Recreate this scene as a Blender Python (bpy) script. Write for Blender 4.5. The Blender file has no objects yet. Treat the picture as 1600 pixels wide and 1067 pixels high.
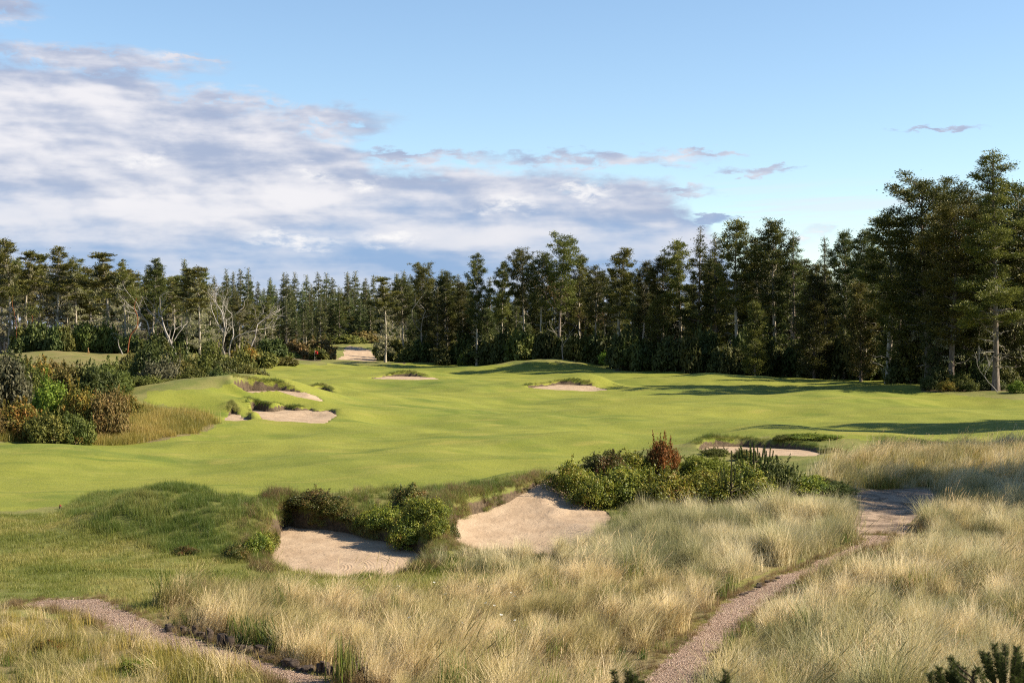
import bpy, bmesh, math, random
import numpy as np
from mathutils import Vector, Euler
R = math.radians

# ------------------------------------------------------------------ camera
scene = bpy.context.scene
F, PX, PY, CZ = 2222.0, 800.0, 520.0, 7.0        # focal length / principal point in photograph pixels, eye height
cam_d = bpy.data.cameras.new('camera'); cam = bpy.data.objects.new('camera', cam_d)
scene.collection.objects.link(cam); scene.camera = cam
cam_d.sensor_width = 36.0; cam_d.lens = 36.0 * F / 1600.0
cam_d.shift_y = -(533.5 - PY) / 1600.0
cam_d.clip_start = 0.1; cam_d.clip_end = 6000
cam.location = (0, 0, CZ); cam.rotation_euler = (R(90), 0, 0)
cam_d.dof.use_dof = True; cam_d.dof.focus_distance = 90; cam_d.dof.aperture_fstop = 4.5

# ------------------------------------------------------------------ sun, exposure
SUN_EL, SUN_BACK = 36.0, 3.0                      # elevation; degrees the sun stands behind the camera line (it is on the right)
sa = R(SUN_EL); sb = R(SUN_BACK)
to_sun = Vector((math.cos(sa) * math.cos(sb), -math.cos(sa) * math.sin(sb), math.sin(sa)))
sun_d = bpy.data.lights.new('sun', 'SUN'); sun = bpy.data.objects.new('sun', sun_d)
scene.collection.objects.link(sun)
sun_d.energy = 5.0; sun_d.angle = R(0.55); sun_d.color = (1.0, 0.88, 0.70)
sun.rotation_euler = to_sun.to_track_quat('Z', 'Y').to_euler(); sun.location = (60, -20, 60)
scene.view_settings.view_transform = 'Standard'; scene.view_settings.look = 'None'
scene.view_settings.gamma = 1.0; scene.view_settings.use_curve_mapping = False
scene.view_settings.exposure = 1.27
scene.cycles.filter_width = 1.1
scene.cycles.max_bounces = 5; scene.cycles.diffuse_bounces = 3; scene.cycles.glossy_bounces = 1; scene.cycles.transmission_bounces = 3; scene.cycles.transparent_max_bounces = 4
scene.cycles.use_denoising = False; scene.cycles.use_adaptive_sampling = False
scene.cycles.caustics_reflective = False; scene.cycles.caustics_refractive = False

# ------------------------------------------------------------------ node helper
class NT:
    def __init__(s, tree): s.t = tree; s.n = tree.nodes; s.l = tree.links
    def node(s, typ, **kw):
        n = s.n.new(typ)
        for k, v in kw.items(): setattr(n, k, v)
        return n
    def put(s, sock, v):
        if v is None: return
        if isinstance(v, E): v = v.o
        if isinstance(v, bpy.types.NodeSocket): s.l.new(v, sock)
        else:
            if sock.type == 'RGBA' and len(v) == 3: v = (*v, 1)
            sock.default_value = v
    def math(s, op, a, b=None, c=None, clamp=False):
        n = s.node('ShaderNodeMath', operation=op); n.use_clamp = clamp
        s.put(n.inputs[0], a)
        if b is not None: s.put(n.inputs[1], b)
        if c is not None: s.put(n.inputs[2], c)
        return E(s, n.outputs[0])
    def noise(s, vec, scale=1.0, detail=4.0, rough=0.5, dist=0.0, lac=2.0):
        n = s.node('ShaderNodeTexNoise'); s.put(n.inputs['Vector'], vec)
        n.inputs['Scale'].default_value = scale; n.inputs['Detail'].default_value = detail
        n.inputs['Roughness'].default_value = rough; n.inputs['Distortion'].default_value = dist
        n.inputs['Lacunarity'].default_value = lac
        return E(s, n.outputs[0])
    def smooth(s, v, a, b, lo=0.0, hi=1.0):
        n = s.node('ShaderNodeMapRange', interpolation_type='SMOOTHSTEP'); s.put(n.inputs[0], v)
        s.put(n.inputs[1], a); s.put(n.inputs[2], b); n.inputs[3].default_value = lo; n.inputs[4].default_value = hi
        return E(s, n.outputs[0])
    def mix(s, f, a, b, blend='MIX'):
        n = s.node('ShaderNodeMix', data_type='RGBA', blend_type=blend)
        s.put(n.inputs[0], f); s.put(n.inputs[6], a); s.put(n.inputs[7], b)
        return E(s, n.outputs[2])
    def ramp(s, f, stops, interp='LINEAR'):
        n = s.node('ShaderNodeValToRGB'); n.color_ramp.interpolation = interp
        e = n.color_ramp.elements
        while len(e) < len(stops): e.new(0.5)
        for q, (p, c) in zip(e, stops):
            q.position = p; q.color = (c, c, c, 1) if isinstance(c, (int, float)) else (*c, 1)
        s.put(n.inputs[0], f)
        return E(s, n.outputs[0])
    def xyz(s, a, b, c=0.0):
        n = s.node('ShaderNodeCombineXYZ')
        for i, v in enumerate((a, b, c)): s.put(n.inputs[i], v)
        return E(s, n.outputs[0])
    def sep(s, v):
        n = s.node('ShaderNodeSeparateXYZ'); s.put(n.inputs[0], v)
        return [E(s, o) for o in n.outputs]
class E:
    def __init__(s, nt, o): s.nt = nt; s.o = o
    def __add__(s, b): return s.nt.math('ADD', s, b)
    __radd__ = __add__
    def __sub__(s, b): return s.nt.math('SUBTRACT', s, b)
    def __rsub__(s, b): return s.nt.math('SUBTRACT', b, s)
    def __mul__(s, b): return s.nt.math('MULTIPLY', s, b)
    __rmul__ = __mul__
    def __truediv__(s, b): return s.nt.math('DIVIDE', s, b)

# ------------------------------------------------------------------ world: daylight sky with a bank of cloud on the seaward side
world = bpy.data.worlds.new('World'); scene.world = world; world.use_nodes = True
W = NT(world.node_tree); W.n.clear()
sky = W.node('ShaderNodeTexSky', sky_type='NISHITA'); sky.sun_disc = False
sky.sun_elevation = sa; sky.sun_rotation = math.atan2(to_sun.x, to_sun.y)
sky.altitude = 0; sky.air_density = 1.0; sky.dust_density = 0.0; sky.ozone_density = 2.2
SKY_STRENGTH = 0.075
tc = W.node('ShaderNodeTexCoord')
dx, dy, dz = W.sep(tc.outputs['Generated'])
D2 = 180 / math.pi
az = W.math('ARCTAN2', dx, dy) * D2                   # degrees, 0 = north (into the picture), + = east
el = W.math('ARCSINE', dz) * D2
def aze(px, py): return math.degrees(math.atan((px - PX) / F)), math.degrees(math.atan((PY - py) / F))
warp = W.noise(W.xyz(az * 0.22, el * 0.75, 3.1), 1.0, 6, 0.58)
warp2 = W.noise(W.xyz(az * 0.75, el * 2.2, 9.7), 1.0, 5, 0.6)
fine = W.noise(W.xyz(az * 1.3, el * 2.6, 5.2), 1.0, 6, 0.6, 0.4)
def blob(px, py, rx, ry, soft=1.0):
    a, e = aze(px, py); rx = rx / F * D2; ry = ry / F * D2
    u = (az + (warp - 0.5) * 5.0 - a) / rx; v = (el + (warp2 - 0.5) * 1.5 - e) / ry
    d = W.math('SQRT', u * u + v * v)
    return W.smooth(d, 1.0 + 0.25 * soft, 1.0 - 0.55 * soft)
# the top edge of the bank, by bearing
top_pts = [(-2000, 60), (-600, 60), (0, 92), (200, 116), (300, 160), (420, 178), (520, 205), (600, 255), (720, 262), (950, 268), (1060, 290), (1100, 345), (1160, 430), (1300, 450), (2400, 470)]
stops = []
for x_, y_ in top_pts:
    a, e = aze(x_, y_); stops.append(((a + 90) / 180, max(0.0, e) / 15.0))
top = W.ramp((az + 90.0) / 180.0, stops) * 15.0
edge = top - el + (warp - 0.5) * 3.0 + (fine - 0.5) * 0.9
bank = W.smooth(edge, -0.15, 0.75)
tongues = None
for b in [(130, 112, 190, 26), (285, 107, 60, 7), (330, 172, 130, 26), (480, 196, 120, 30), (650, 246, 130, 10), (930, 250, 190, 14),
          (1100, 243, 75, 6), (1185, 271, 45, 7), (1060, 300, 60, 10), (1480, 212, 55, 5), (10, 38, 55, 28), (-150, 40, 120, 30), (1095, 343, 40, 7)]:
    q = blob(*b)
    tongues = q if tongues is None else W.math('MAXIMUM', tongues, q)
tongues = tongues * W.smooth(fine, 0.25, 0.5)
streak = W.smooth(W.noise(W.xyz(az * 0.12, el * 2.4 - az * 0.12, 1.0), 1.0, 4, 0.55), 0.46, 0.66) * W.smooth(W.math('ABSOLUTE', el - 4.9), 1.5, 0.2) * W.smooth(az, 2.0, 6.0)
cover = W.math('MAXIMUM', bank, tongues)
# how a cloud is lit: grey-violet thin tops, cream billows lower down, blue-grey bases by the horizon
def puffs(a, e): return W.noise(W.xyz(a * 0.25, e * 0.66, 12.4), 1.0, 8, 0.48, 0.1)
n0 = puffs(az, el); n1 = puffs(az + 0.8, el + 0.55); n2 = puffs(az + 0.2, el + 0.16)
layers = W.noise(W.xyz(az * 0.05, el * 0.95, 33.0), 1.0, 6, 0.5)
depth = W.smooth(edge, 0.3, 2.6)
lum = W.smooth(0.34 + (n0 - n1) * 1.2 + (n0 - n2) * 1.3 + (layers - 0.5) * 1.3 + depth * 0.26, 0.10, 0.90)
low = W.smooth(el + (n0 - 0.5) * 4.0, 6.0, 2.6)
lum = lum * (1.0 - low * 0.50)
WS = 1.0
grey = (0.168, 0.196, 0.268); white = (0.378, 0.368, 0.380); base = (0.118, 0.182, 0.292)
dark = W.mix(low, grey, base)
ccol = W.mix(lum, dark, white)
puff = None
for b in [(487, 272, 26, 13), (570, 292, 36, 12), (455, 378, 70, 13), (600, 372, 55, 12), (210, 262, 40, 14), (1262, 372, 26, 14), (790, 320, 50, 15), (915, 300, 60, 16)]:
    q = blob(b[0], b[1], b[2], b[3], 1.4)
    puff = q if puff is None else W.math('MAXIMUM', puff, q)
puff = puff * W.smooth(fine, 0.3, 0.62)
ccol = W.mix(puff * 0.85, ccol, (0.42, 0.408, 0.405))
# the clear sky in the same units as the clouds
strength = W.node('ShaderNodeMix', data_type='RGBA', blend_type='MULTIPLY'); strength.inputs[0].default_value = 1
W.put(strength.inputs[6], sky.outputs[0]); strength.inputs[7].default_value = (SKY_STRENGTH * 0.95, SKY_STRENGTH * 0.975, SKY_STRENGTH * 0.985, 1)
clear = E(W, strength.outputs[2])
col = W.mix(streak * 0.45, clear, (0.34, 0.345, 0.37))
col = W.mix(W.math('MAXIMUM', cover * 0.95, puff * 0.8), col, ccol)
above = W.smooth(dz, -0.02, 0.0)
col = W.mix(above, (0.05, 0.06, 0.04), col)
bg = W.node('ShaderNodeBackground'); W.put(bg.inputs[0], col); bg.inputs[1].default_value = 1.0
wo = W.node('ShaderNodeOutputWorld'); W.l.new(bg.outputs[0], wo.inputs[0])

# ------------------------------------------------------------------ small maths
def hsh(ix, iy, seed):
    n = (ix.astype(np.int64) * 374761393 + iy.astype(np.int64) * 668265263 + seed * 1442695041) & 0xffffffff
    n = ((n ^ (n >> 13)) * 1274126177) & 0xffffffff
    n = n ^ (n >> 16)
    return (n & 0xffffff) / float(0xffffff)
def vnoise(x, y, seed=0):
    x = np.asarray(x, float); y = np.asarray(y, float)
    ix = np.floor(x); iy = np.floor(y); fx = x - ix; fy = y - iy
    fx = fx * fx * fx * (fx * (fx * 6 - 15) + 10); fy = fy * fy * fy * (fy * (fy * 6 - 15) + 10)
    a = hsh(ix, iy, seed); b = hsh(ix + 1, iy, seed); c = hsh(ix, iy + 1, seed); d = hsh(ix + 1, iy + 1, seed)
    return (a * (1 - fx) + b * fx) * (1 - fy) + (c * (1 - fx) + d * fx) * fy
def fbm(x, y, seed=0, octv=3):
    s = 0; a = 1; t = 0
    for i in range(octv):
        s = s + a * vnoise(x * 2 ** i, y * 2 ** i, seed + i * 17); t += a; a *= 0.5
    return s / t - 0.5
def sst(v, a, b):
    t = np.clip((v - a) / (b - a), 0, 1); return t * t * (3 - 2 * t)
def inpoly(x, y, poly):
    x = np.asarray(x, float); y = np.asarray(y, float)
    r = np.zeros(x.shape, bool); n = len(poly)
    for i in range(n):
        x1, y1 = poly[i]; x2, y2 = poly[(i + 1) % n]
        if y1 == y2: continue
        c = ((y1 > y) != (y2 > y)) & (x < (x2 - x1) * (y - y1) / (y2 - y1) + x1)
        r ^= c
    return r
def sdist(x, y, poly):                            # signed distance, negative inside
    d = np.full(np.shape(x), 1e9); n = len(poly)
    for i in range(n):
        ax, ay = poly[i]; bx, by = poly[(i + 1) % n]
        ex, ey = bx - ax, by - ay; L = ex * ex + ey * ey + 1e-12
        t = np.clip(((x - ax) * ex + (y - ay) * ey) / L, 0, 1)
        d = np.minimum(d, np.hypot(x - ax - t * ex, y - ay - t * ey))
    return np.where(inpoly(x, y, poly), -d, d)
def smooth_loop(pts, n):                          # closed Catmull-Rom
    P = np.array(pts, float); m = len(P); out = []
    per = max(2, n // m)
    for i in range(m):
        p0, p1, p2, p3 = P[i - 1], P[i], P[(i + 1) % m], P[(i + 2) % m]
        for k in range(per):
            t = k / per
            out.append(0.5 * ((2 * p1) + (p2 - p0) * t + (2 * p0 - 5 * p1 + 4 * p2 - p3) * t * t + (3 * p1 - p0 - 3 * p2 + p3) * t ** 3))
    return np.array(out)
def smooth_line(pts, n):
    P = np.array(pts, float); P = np.vstack([2 * P[0] - P[1], P, 2 * P[-1] - P[-2]]); m = len(P) - 3; out = []
    for q in np.linspace(0, m - 1e-6, n):
        i = int(q); t = q - i; p0, p1, p2, p3 = P[i:i + 4]
        out.append(0.5 * ((2 * p1) + (p2 - p0) * t + (2 * p0 - 5 * p1 + 4 * p2 - p3) * t * t + (3 * p1 - p0 - 3 * p2 + p3) * t ** 3))
    return np.array(out)
def at(px, D): return ((px - PX) / F * D, D)      # plan position at distance D on the bearing of column px

# ------------------------------------------------------------------ the lie of the land
PROF = np.array([(-60, 5.6), (-6, 5.5), (0, 5.2), (6, 4.2), (12, 2.7), (18, 1.45), (25, 0.55), (33, 0.25), (42, 0.05), (55, 0.0), (400, 0.0), (460, 1.5), (600, 5), (1000, 9), (6000, 12)])
MOUNDS = [  # px, D, rx, ry, height
    (250, 50.5, 2.9, 3.0, 1.40), (365, 48.3, 1.7, 2.2, 0.72), (668, 49.5, 0.9, 2.3, 0.75),
    (560, 42.3, 3.2, 2.2, -0.34), (470, 42.6, 2.2, 2.0, -0.22), (810, 43.0, 3.0, 2.2, -0.30), (401, 115.6, 0.55, 3.0, 0.32), (430, 134.8, 6, 2.4, 0.65), (540, 119.5, 2.4, 4.5, 0.40), (560, 336, 14, 9, -0.7), (940, 185.2, 2.4, 1.6, 0.5), (672, 215, 4, 3, 0.35),
    (460, 113.5, 8, 6, 0.32), (455, 125.0, 6.5, 4.6, 1.15), (362, 119.8, 1.8, 3, 0.45), (500, 148.5, 4, 5, 0.95), (430, 125.0, 5.5, 2.2, -1.35), (500, 139.5, 2.6, 2.5, -0.45), (880, 187, 6, 3, 0.30),
    (1110, 52, 4.5, 4.0, 0.35), (1180, 60, 4.0, 4.0, 0.35),
    (1250, 90.5, 9, 2.2, 0.65), (1090, 88, 3, 2.0, 0.30), (1400, 88, 5, 2.5, 0.35),
    (930, 96, 6, 7, 0.45), (640, 88, 9, 9, 0.25), (80, 82, 8, 10, 0.35), (1250, 125, 14, 9, 0.5), (1050, 140, 12, 9, -0.3), (1120, 210, 12, 12, 1.1),
    (410, 134, 8.5, 9.5, 2.0), (285, 128, 9, 9, 1.55), (250, 108, 8, 8, 0.5), (560, 150, 10, 14, 0.5),
    (640, 217, 7, 6, 1.15), (640, 231, 8, 5, 0.9), (922, 186.5, 3.6, 3.5, 1.0), (860, 187, 5, 4, 0.55),
    (850, 262, 11, 9, 2.2), (660, 300, 12, 10, 0.6),
    (110, 255, 26, 22, 1.5), (60, 300, 45, 30, 2.6), (300, 290, 22, 24, 1.2), (-200, 230, 40, 60, 1.4), (40, 125, 14, 22, 1.2), (230, 165, 14, 18, 0.8),
    (562, 388, 15, 19, 4.3), (420, 365, 22, 24, 2.2), (1600, 165, 10, 12, 0.4)]
MW = [(*at(p, d), rx, ry, h) for p, d, rx, ry, h in MOUNDS]
RIDGE = [(*at(440, 53.2), 0.80), (*at(560, 54.2), 0.90), (*at(680, 54.0), 0.95), (*at(770, 57.0), 0.98), (*at(850, 59.5), 1.22), (*at(930, 60), 1.15), (*at(1050, 61), 0.8), (*at(1200, 62), 0.45), (*at(1320, 62), 0.1)]
def H0(x, y):
    x = np.asarray(x, float); y = np.asarray(y, float)
    z = np.interp(y, PROF[:, 0], PROF[:, 1])
    for cx, cy, rx, ry, h in MW:
        q = ((x - cx) / rx) ** 2 + ((y - cy) / ry) ** 2
        z = z + h * np.exp(-q)
    # ridge behind the two near bunkers
    best = np.zeros_like(z)
    for (ax, ay, ah), (bx, by, bh) in zip(RIDGE[:-1], RIDGE[1:]):
        ex, ey = bx - ax, by - ay; L = ex * ex + ey * ey
        t = np.clip(((x - ax) * ex + (y - ay) * ey) / L, 0, 1)
        d = np.hypot(x - ax - t * ex, y - ay - t * ey); w = np.where(y > ay + t * ey, 4.2, 2.8)
        best = np.maximum(best, (ah + (bh - ah) * t) * np.exp(-(d / w) ** 2))
    z = z + best
    far = sst(y, 56, 85)
    z = z + far * (1.45 * fbm(x / 22 + 3, y / 24, 5, 2) + 1.15 * fbm(x / 9.5, y / 9.5 + 9, 8, 3)) + (1 - far) * sst(y, 18, 30) * 0.22 * fbm(x / 3.2, y / 3.2, 4, 3)
    return z
class Bunker: pass
def bunker(name, label, pts, floor, lip=0.30):
    b = Bunker(); b.name, b.label = name, label
    b.plan = smooth_loop([at(*p) for p in pts], 72)
    # nibbled rim
    c = b.plan.mean(0); r = b.plan - c
    n = fbm(b.plan[:, 0] * 1.1 + 7, b.plan[:, 1] * 1.1, 31, 3)
    ext = np.hypot(*(b.plan.max(0) - b.plan.min(0)))
    b.plan = c + r * (1 + n[:, None] * (0.20 if len(pts) < 12 else 0.10))
    b.c = c; b.lip = lip; b.rad = ext * 0.6 + 2
    if not callable(floor):                       # the sand lies this far below the back rim and just below the front one
        zr = H0(b.plan[:, 0], b.plan[:, 1]); yr = b.plan[:, 1]; k0, k1 = np.quantile(yr, 0.25), np.quantile(yr, 0.75)
        floor = slope(yr.min(), np.min(zr[yr <= k0]) - 0.05, yr.max(), np.median(zr[yr >= k1]) - floor)
    b.floor = floor
    return b
def slope(d0, z0, d1, z1, p=1.0):
    return lambda x, y: z0 + (z1 - z0) * np.clip((y - d0) / (d1 - d0), -0.2, 1.15).clip(0) ** p
BUNKERS = [
    bunker('sand_bunker', 'near sand bunker below two dark leafy bushes, beside the tall grassy mound', [(426, 44.0), (540, 43.3), (650, 43.4), (674, 45.2), (650, 47.6), (600, 49.4), (540, 51.0), (480, 51.8), (438, 51.8), (420, 48)], slope(43, -0.40, 52, -0.06)),
    bunker('sand_bunker', 'steep hollowed sand bunker with rake rings between dark bushes and pale dune grass', [(702, 46.5), (770, 45.2), (860, 44.6), (925, 47), (955, 51), (945, 55), (895, 57.3), (848, 58.2), (800, 56.0), (742, 53.8), (704, 51.6), (694, 49)], lambda x, y: slope(45.5, -0.62, 58.5, 0.95, 1.7)(x, y) + 0.55 * ((x - 0.3) / 3.0) ** 2, 0.25),
    bunker('sand_bunker', 'shallow sand bunker behind the dark shrub mass with a grassy back rim', [(1092, 86), (1140, 83.5), (1190, 79), (1270, 78), (1290, 81), (1270, 85), (1225, 87.5), (1160, 89), (1105, 88.6)], 0.42),
    bunker('sand_bunker', 'large fairway bunker with clean pale sand and a ragged turf rim', [(414, 111.8), (460, 111.0), (506, 111.6), (516, 114.5), (526, 118.6), (516, 122.2), (496, 121.4), (484, 122.8), (464, 122.2), (446, 123.2), (424, 121.4), (404, 123.0), (388, 122.4), (398, 117.5), (407, 114.2)], 0.30),
    bunker('sand_bunker', 'small sand pocket under a grassy spur beside the large fairway bunker', [(349, 112.4), (372, 111.6), (394, 112.0), (386, 114.4), (374, 117.2), (362, 119.0), (356, 116.5)], 0.45),
    bunker('sand_bunker', 'long narrow bunker with a tall shaded turf bank above the large bunker', [(364, 127.5), (390, 126.3), (430, 127.2), (496, 127.4), (500, 129.0), (478, 130.2), (440, 131.4), (405, 131.2), (378, 130.6)], 0.80),
    bunker('sand_bunker', 'tiny sand bunker on the rise just beyond the turf bank', [(478, 140.5), (500, 139.5), (520, 140.5), (516, 143.8), (500, 145.2), (484, 143.5)], 0.42),
    bunker('sand_bunker', 'pale sand bunker in the mound short of the green', [(580, 206), (630, 204.5), (680, 205.5), (693, 208.5), (668, 212), (620, 214), (588, 210.5)], 0.35),
    bunker('sand_bunker', 'thin sand strip on top of the mound short of the green', [(606, 225), (640, 224), (664, 225.5), (652, 229), (620, 229)], 0.30),
    bunker('sand_bunker', 'oval sand bunker alone on the open fairway with a tufted rim', [(828, 178.5), (880, 177.3), (935, 178), (950, 180), (925, 183), (880, 184.3), (838, 182)], 0.30),
]
dune_plan = smooth_loop([at(*p) for p in [(520, 334), (560, 332), (602, 336), (590, 350), (580, 368), (562, 377), (540, 372), (535, 352)]], 64)
dune_n = fbm(dune_plan[:, 0] / 5, dune_plan[:, 1] / 5, 3, 2); dune_plan = dune_plan + (dune_plan - dune_plan.mean(0)) * dune_n[:, None] * 0.4
def uz(px, py, D): return CZ - D * (py - PY) / F
def pix2plan(px, py):                             # where the sight line meets the ground (first hit)
    lo = 8.0; ds = np.concatenate([np.arange(8, 120, 0.1), np.arange(120, 420, 0.5)])
    x = (px - PX) / F * ds; z = CZ - ds * (py - PY) / F
    hit = np.nonzero(z <= H0(x, ds))[0]
    d = ds[hit[0]] if len(hit) else 400.0
    return ((px - PX) / F * d, d)
PATH_A = ([(20, 945), (62, 936), (165, 934), (222, 962), (270, 984), (344, 1008), (430, 1034), (500, 1052), (590, 1085), (680, 1140)],
          [(20, 950), (70, 952), (112, 960), (150, 976), (192, 996), (240, 1014), (320, 1032), (385, 1048), (450, 1078), (520, 1140)])
PATH_B = ([(955, 1130), (1000, 1067), (1042, 1020), (1080, 984), (1112, 955), (1150, 926), (1210, 900), (1272, 875), (1335, 850), (1350, 835)],
          [(1060, 1130), (1095, 1067), (1125, 1020), (1160, 980), (1190, 950), (1235, 920), (1290, 890), (1345, 862), (1395, 848), (1400, 835)])
DIRT = [(1336, 845), (1333, 815), (1342, 790), (1338, 768), (1390, 764), (1450, 766), (1462, 785), (1425, 812), (1412, 840), (1375, 852)]
def strip_poly(pth): return [pix2plan(*p) for p in pth[0]] + [pix2plan(*p) for p in pth[1]][::-1]
PATHS = [strip_poly(PATH_A), strip_poly(PATH_B)]
DIRT_PLAN = smooth_loop([pix2plan(*p) for p in DIRT], 60)
def H(x, y, sink=0.0):
    x = np.asarray(x, float); y = np.asarray(y, float); z = H0(x, y)
    for b in BUNKERS:
        m = (np.abs(x - b.c[0]) < b.rad) & (np.abs(y - b.c[1]) < b.rad)
        if not m.any(): continue
        xm, ym = x[m], y[m]; sd = sdist(xm, ym, b.plan); zf = b.floor(xm, ym); zo = z[m]
        t = sst(-sd, -0.02, b.lip)
        lipbump = 0.16 * np.exp(-((sd - 0.35) / 0.45) ** 2) * np.clip((zo - zf) * 1.6, 0, 1)
        zi = np.minimum(zf, zo - 0.03)
        z[m] = zo * (1 - t) + (zi - sink * sst(-sd, 0.02, 0.25)) * t + lipbump * (sd > -0.02)
    if sink:
        for p in PATHS + [DIRT_PLAN, dune_plan]:
            p = np.asarray(p); lo, hi = p.min(0) - 1, p.max(0) + 1
            m = (x > lo[0]) & (x < hi[0]) & (y > lo[1]) & (y < hi[1])
            if m.any(): z[m] = z[m] - sink * 0.4 * sst(-sdist(x[m], y[m], p), 0.0, 0.25)
    return z
def h1(x, y): return float(H(np.array([x]), np.array([y]))[0])
def proj(x, y, z): return PX + F * x / y, PY + F * (CZ - z) / y

# ------------------------------------------------------------------ scene-graph helpers
COL = scene.collection
def tag(o, label=None, cat=None, group=None, kind=None):
    if label: o['label'] = label
    if cat: o['category'] = cat
    if group: o['group'] = group
    if kind: o['kind'] = kind
    return o
def obj(name, mesh, parent=None, mat=None):
    o = bpy.data.objects.new(name, mesh); COL.objects.link(o)
    if parent is not None: o.parent = parent
    if mat is not None:
        if mesh is not None and not mesh.materials: mesh.materials.append(mat)
        if mesh is not None and mesh.materials[0] != mat:
            o.material_slots[0].link = 'OBJECT'; o.material_slots[0].material = mat
    return o
def empty(name, loc, rz=0, scale=1.0):
    o = bpy.data.objects.new(name, None); COL.objects.link(o); o.empty_display_size = 0.3
    o.location = loc; o.rotation_euler = (0, 0, rz); o.scale = (scale,) * 3 if np.isscalar(scale) else scale
    return o
class Acc:                                        # collects geometry for ONE mesh
    def __init__(s): s.v = []; s.q = []; s.t = []; s.n = 0; s.tint = []
    def add(s, v, quads=None, tris=None, tint=0.5):
        v = np.asarray(v, float).reshape(-1, 3)
        if quads is not None and len(quads): s.q.append(np.asarray(quads, int) + s.n)
        if tris is not None and len(tris): s.t.append(np.asarray(tris, int) + s.n)
        s.v.append(v); s.n += len(v)
        s.tint.append(np.full(len(v), tint) if np.isscalar(tint) else np.asarray(tint, float))
    def tube(s, P, rad, sides=6, tint=0.5, cap=True):
        P = np.asarray(P, float); n = len(P); rad = np.broadcast_to(rad, (n,))
        T = np.gradient(P, axis=0); T /= np.linalg.norm(T, axis=1)[:, None] + 1e-9
        up = np.array([0, 0, 1.0]) if abs(T[0, 2]) < 0.9 else np.array([1.0, 0, 0])
        A = np.cross(T, up); A /= np.linalg.norm(A, axis=1)[:, None] + 1e-9; B = np.cross(T, A)
        th = np.arange(sides) / sides * 2 * math.pi
        ring = P[:, None, :] + rad[:, None, None] * (np.cos(th)[None, :, None] * A[:, None, :] + np.sin(th)[None, :, None] * B[:, None, :])
        i = np.arange(n - 1)[:, None] * sides; j = np.arange(sides)[None, :]; j2 = (j + 1) % sides
        q = np.stack([i + j, i + j2, i + sides + j2, i + sides + j], -1).reshape(-1, 4)
        v = ring.reshape(-1, 3); t = []
        if cap:
            v = np.vstack([v, P[-1:] + T[-1:] * rad[-1] * 0.5]); k = n * sides
            t = [((n - 1) * sides + a, (n - 1) * sides + (a + 1) % sides, k) for a in range(sides)]
        s.add(v, q, t, tint)
    def leaves(s, C, D, N, L, Wd, tint):          # diamond leaves: centre, long axis, face normal
        D = D / (np.linalg.norm(D, axis=1)[:, None] + 1e-9); S = np.cross(D, N); S /= np.linalg.norm(S, axis=1)[:, None] + 1e-9
        n = len(C); L = np.broadcast_to(L, (n,))[:, None]; Wd = np.broadcast_to(Wd, (n,))[:, None]
        bend = np.cross(S, D) * L * 0.10
        v = np.stack([C - D * L * 0.5, C + S * Wd * 0.5 + bend, C + D * L * 0.5, C - S * Wd * 0.5 + bend], 1).reshape(-1, 3)
        s.add(v, np.arange(n * 4).reshape(-1, 4), None, np.repeat(np.broadcast_to(tint, (n,)), 4))
    def mesh(s, name, mat=None, smooth=True):
        v = np.concatenate(s.v); q = np.concatenate(s.q) if s.q else np.zeros((0, 4), int); t = np.concatenate(s.t) if s.t else np.zeros((0, 3), int)
        m = bpy.data.meshes.new(name); m.vertices.add(len(v)); m.vertices.foreach_set('co', v.astype(np.float32).ravel())
        nl = len(q) * 4 + len(t) * 3; m.loops.add(nl); m.polygons.add(len(q) + len(t))
        m.loops.foreach_set('vertex_index', np.concatenate([q.ravel(), t.ravel()]).astype(np.int32))
        m.polygons.foreach_set('loop_start', np.concatenate([np.arange(len(q)) * 4, len(q) * 4 + np.arange(len(t)) * 3]).astype(np.int32))
        m.update(calc_edges=True); m.validate()
        if smooth: m.polygons.foreach_set('use_smooth', np.ones(len(m.polygons), bool))
        a = m.attributes.new('tint', 'FLOAT', 'POINT'); a.data.foreach_set('value', np.concatenate(s.tint).astype(np.float32))
        if mat: m.materials.append(mat)
        return m

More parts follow.
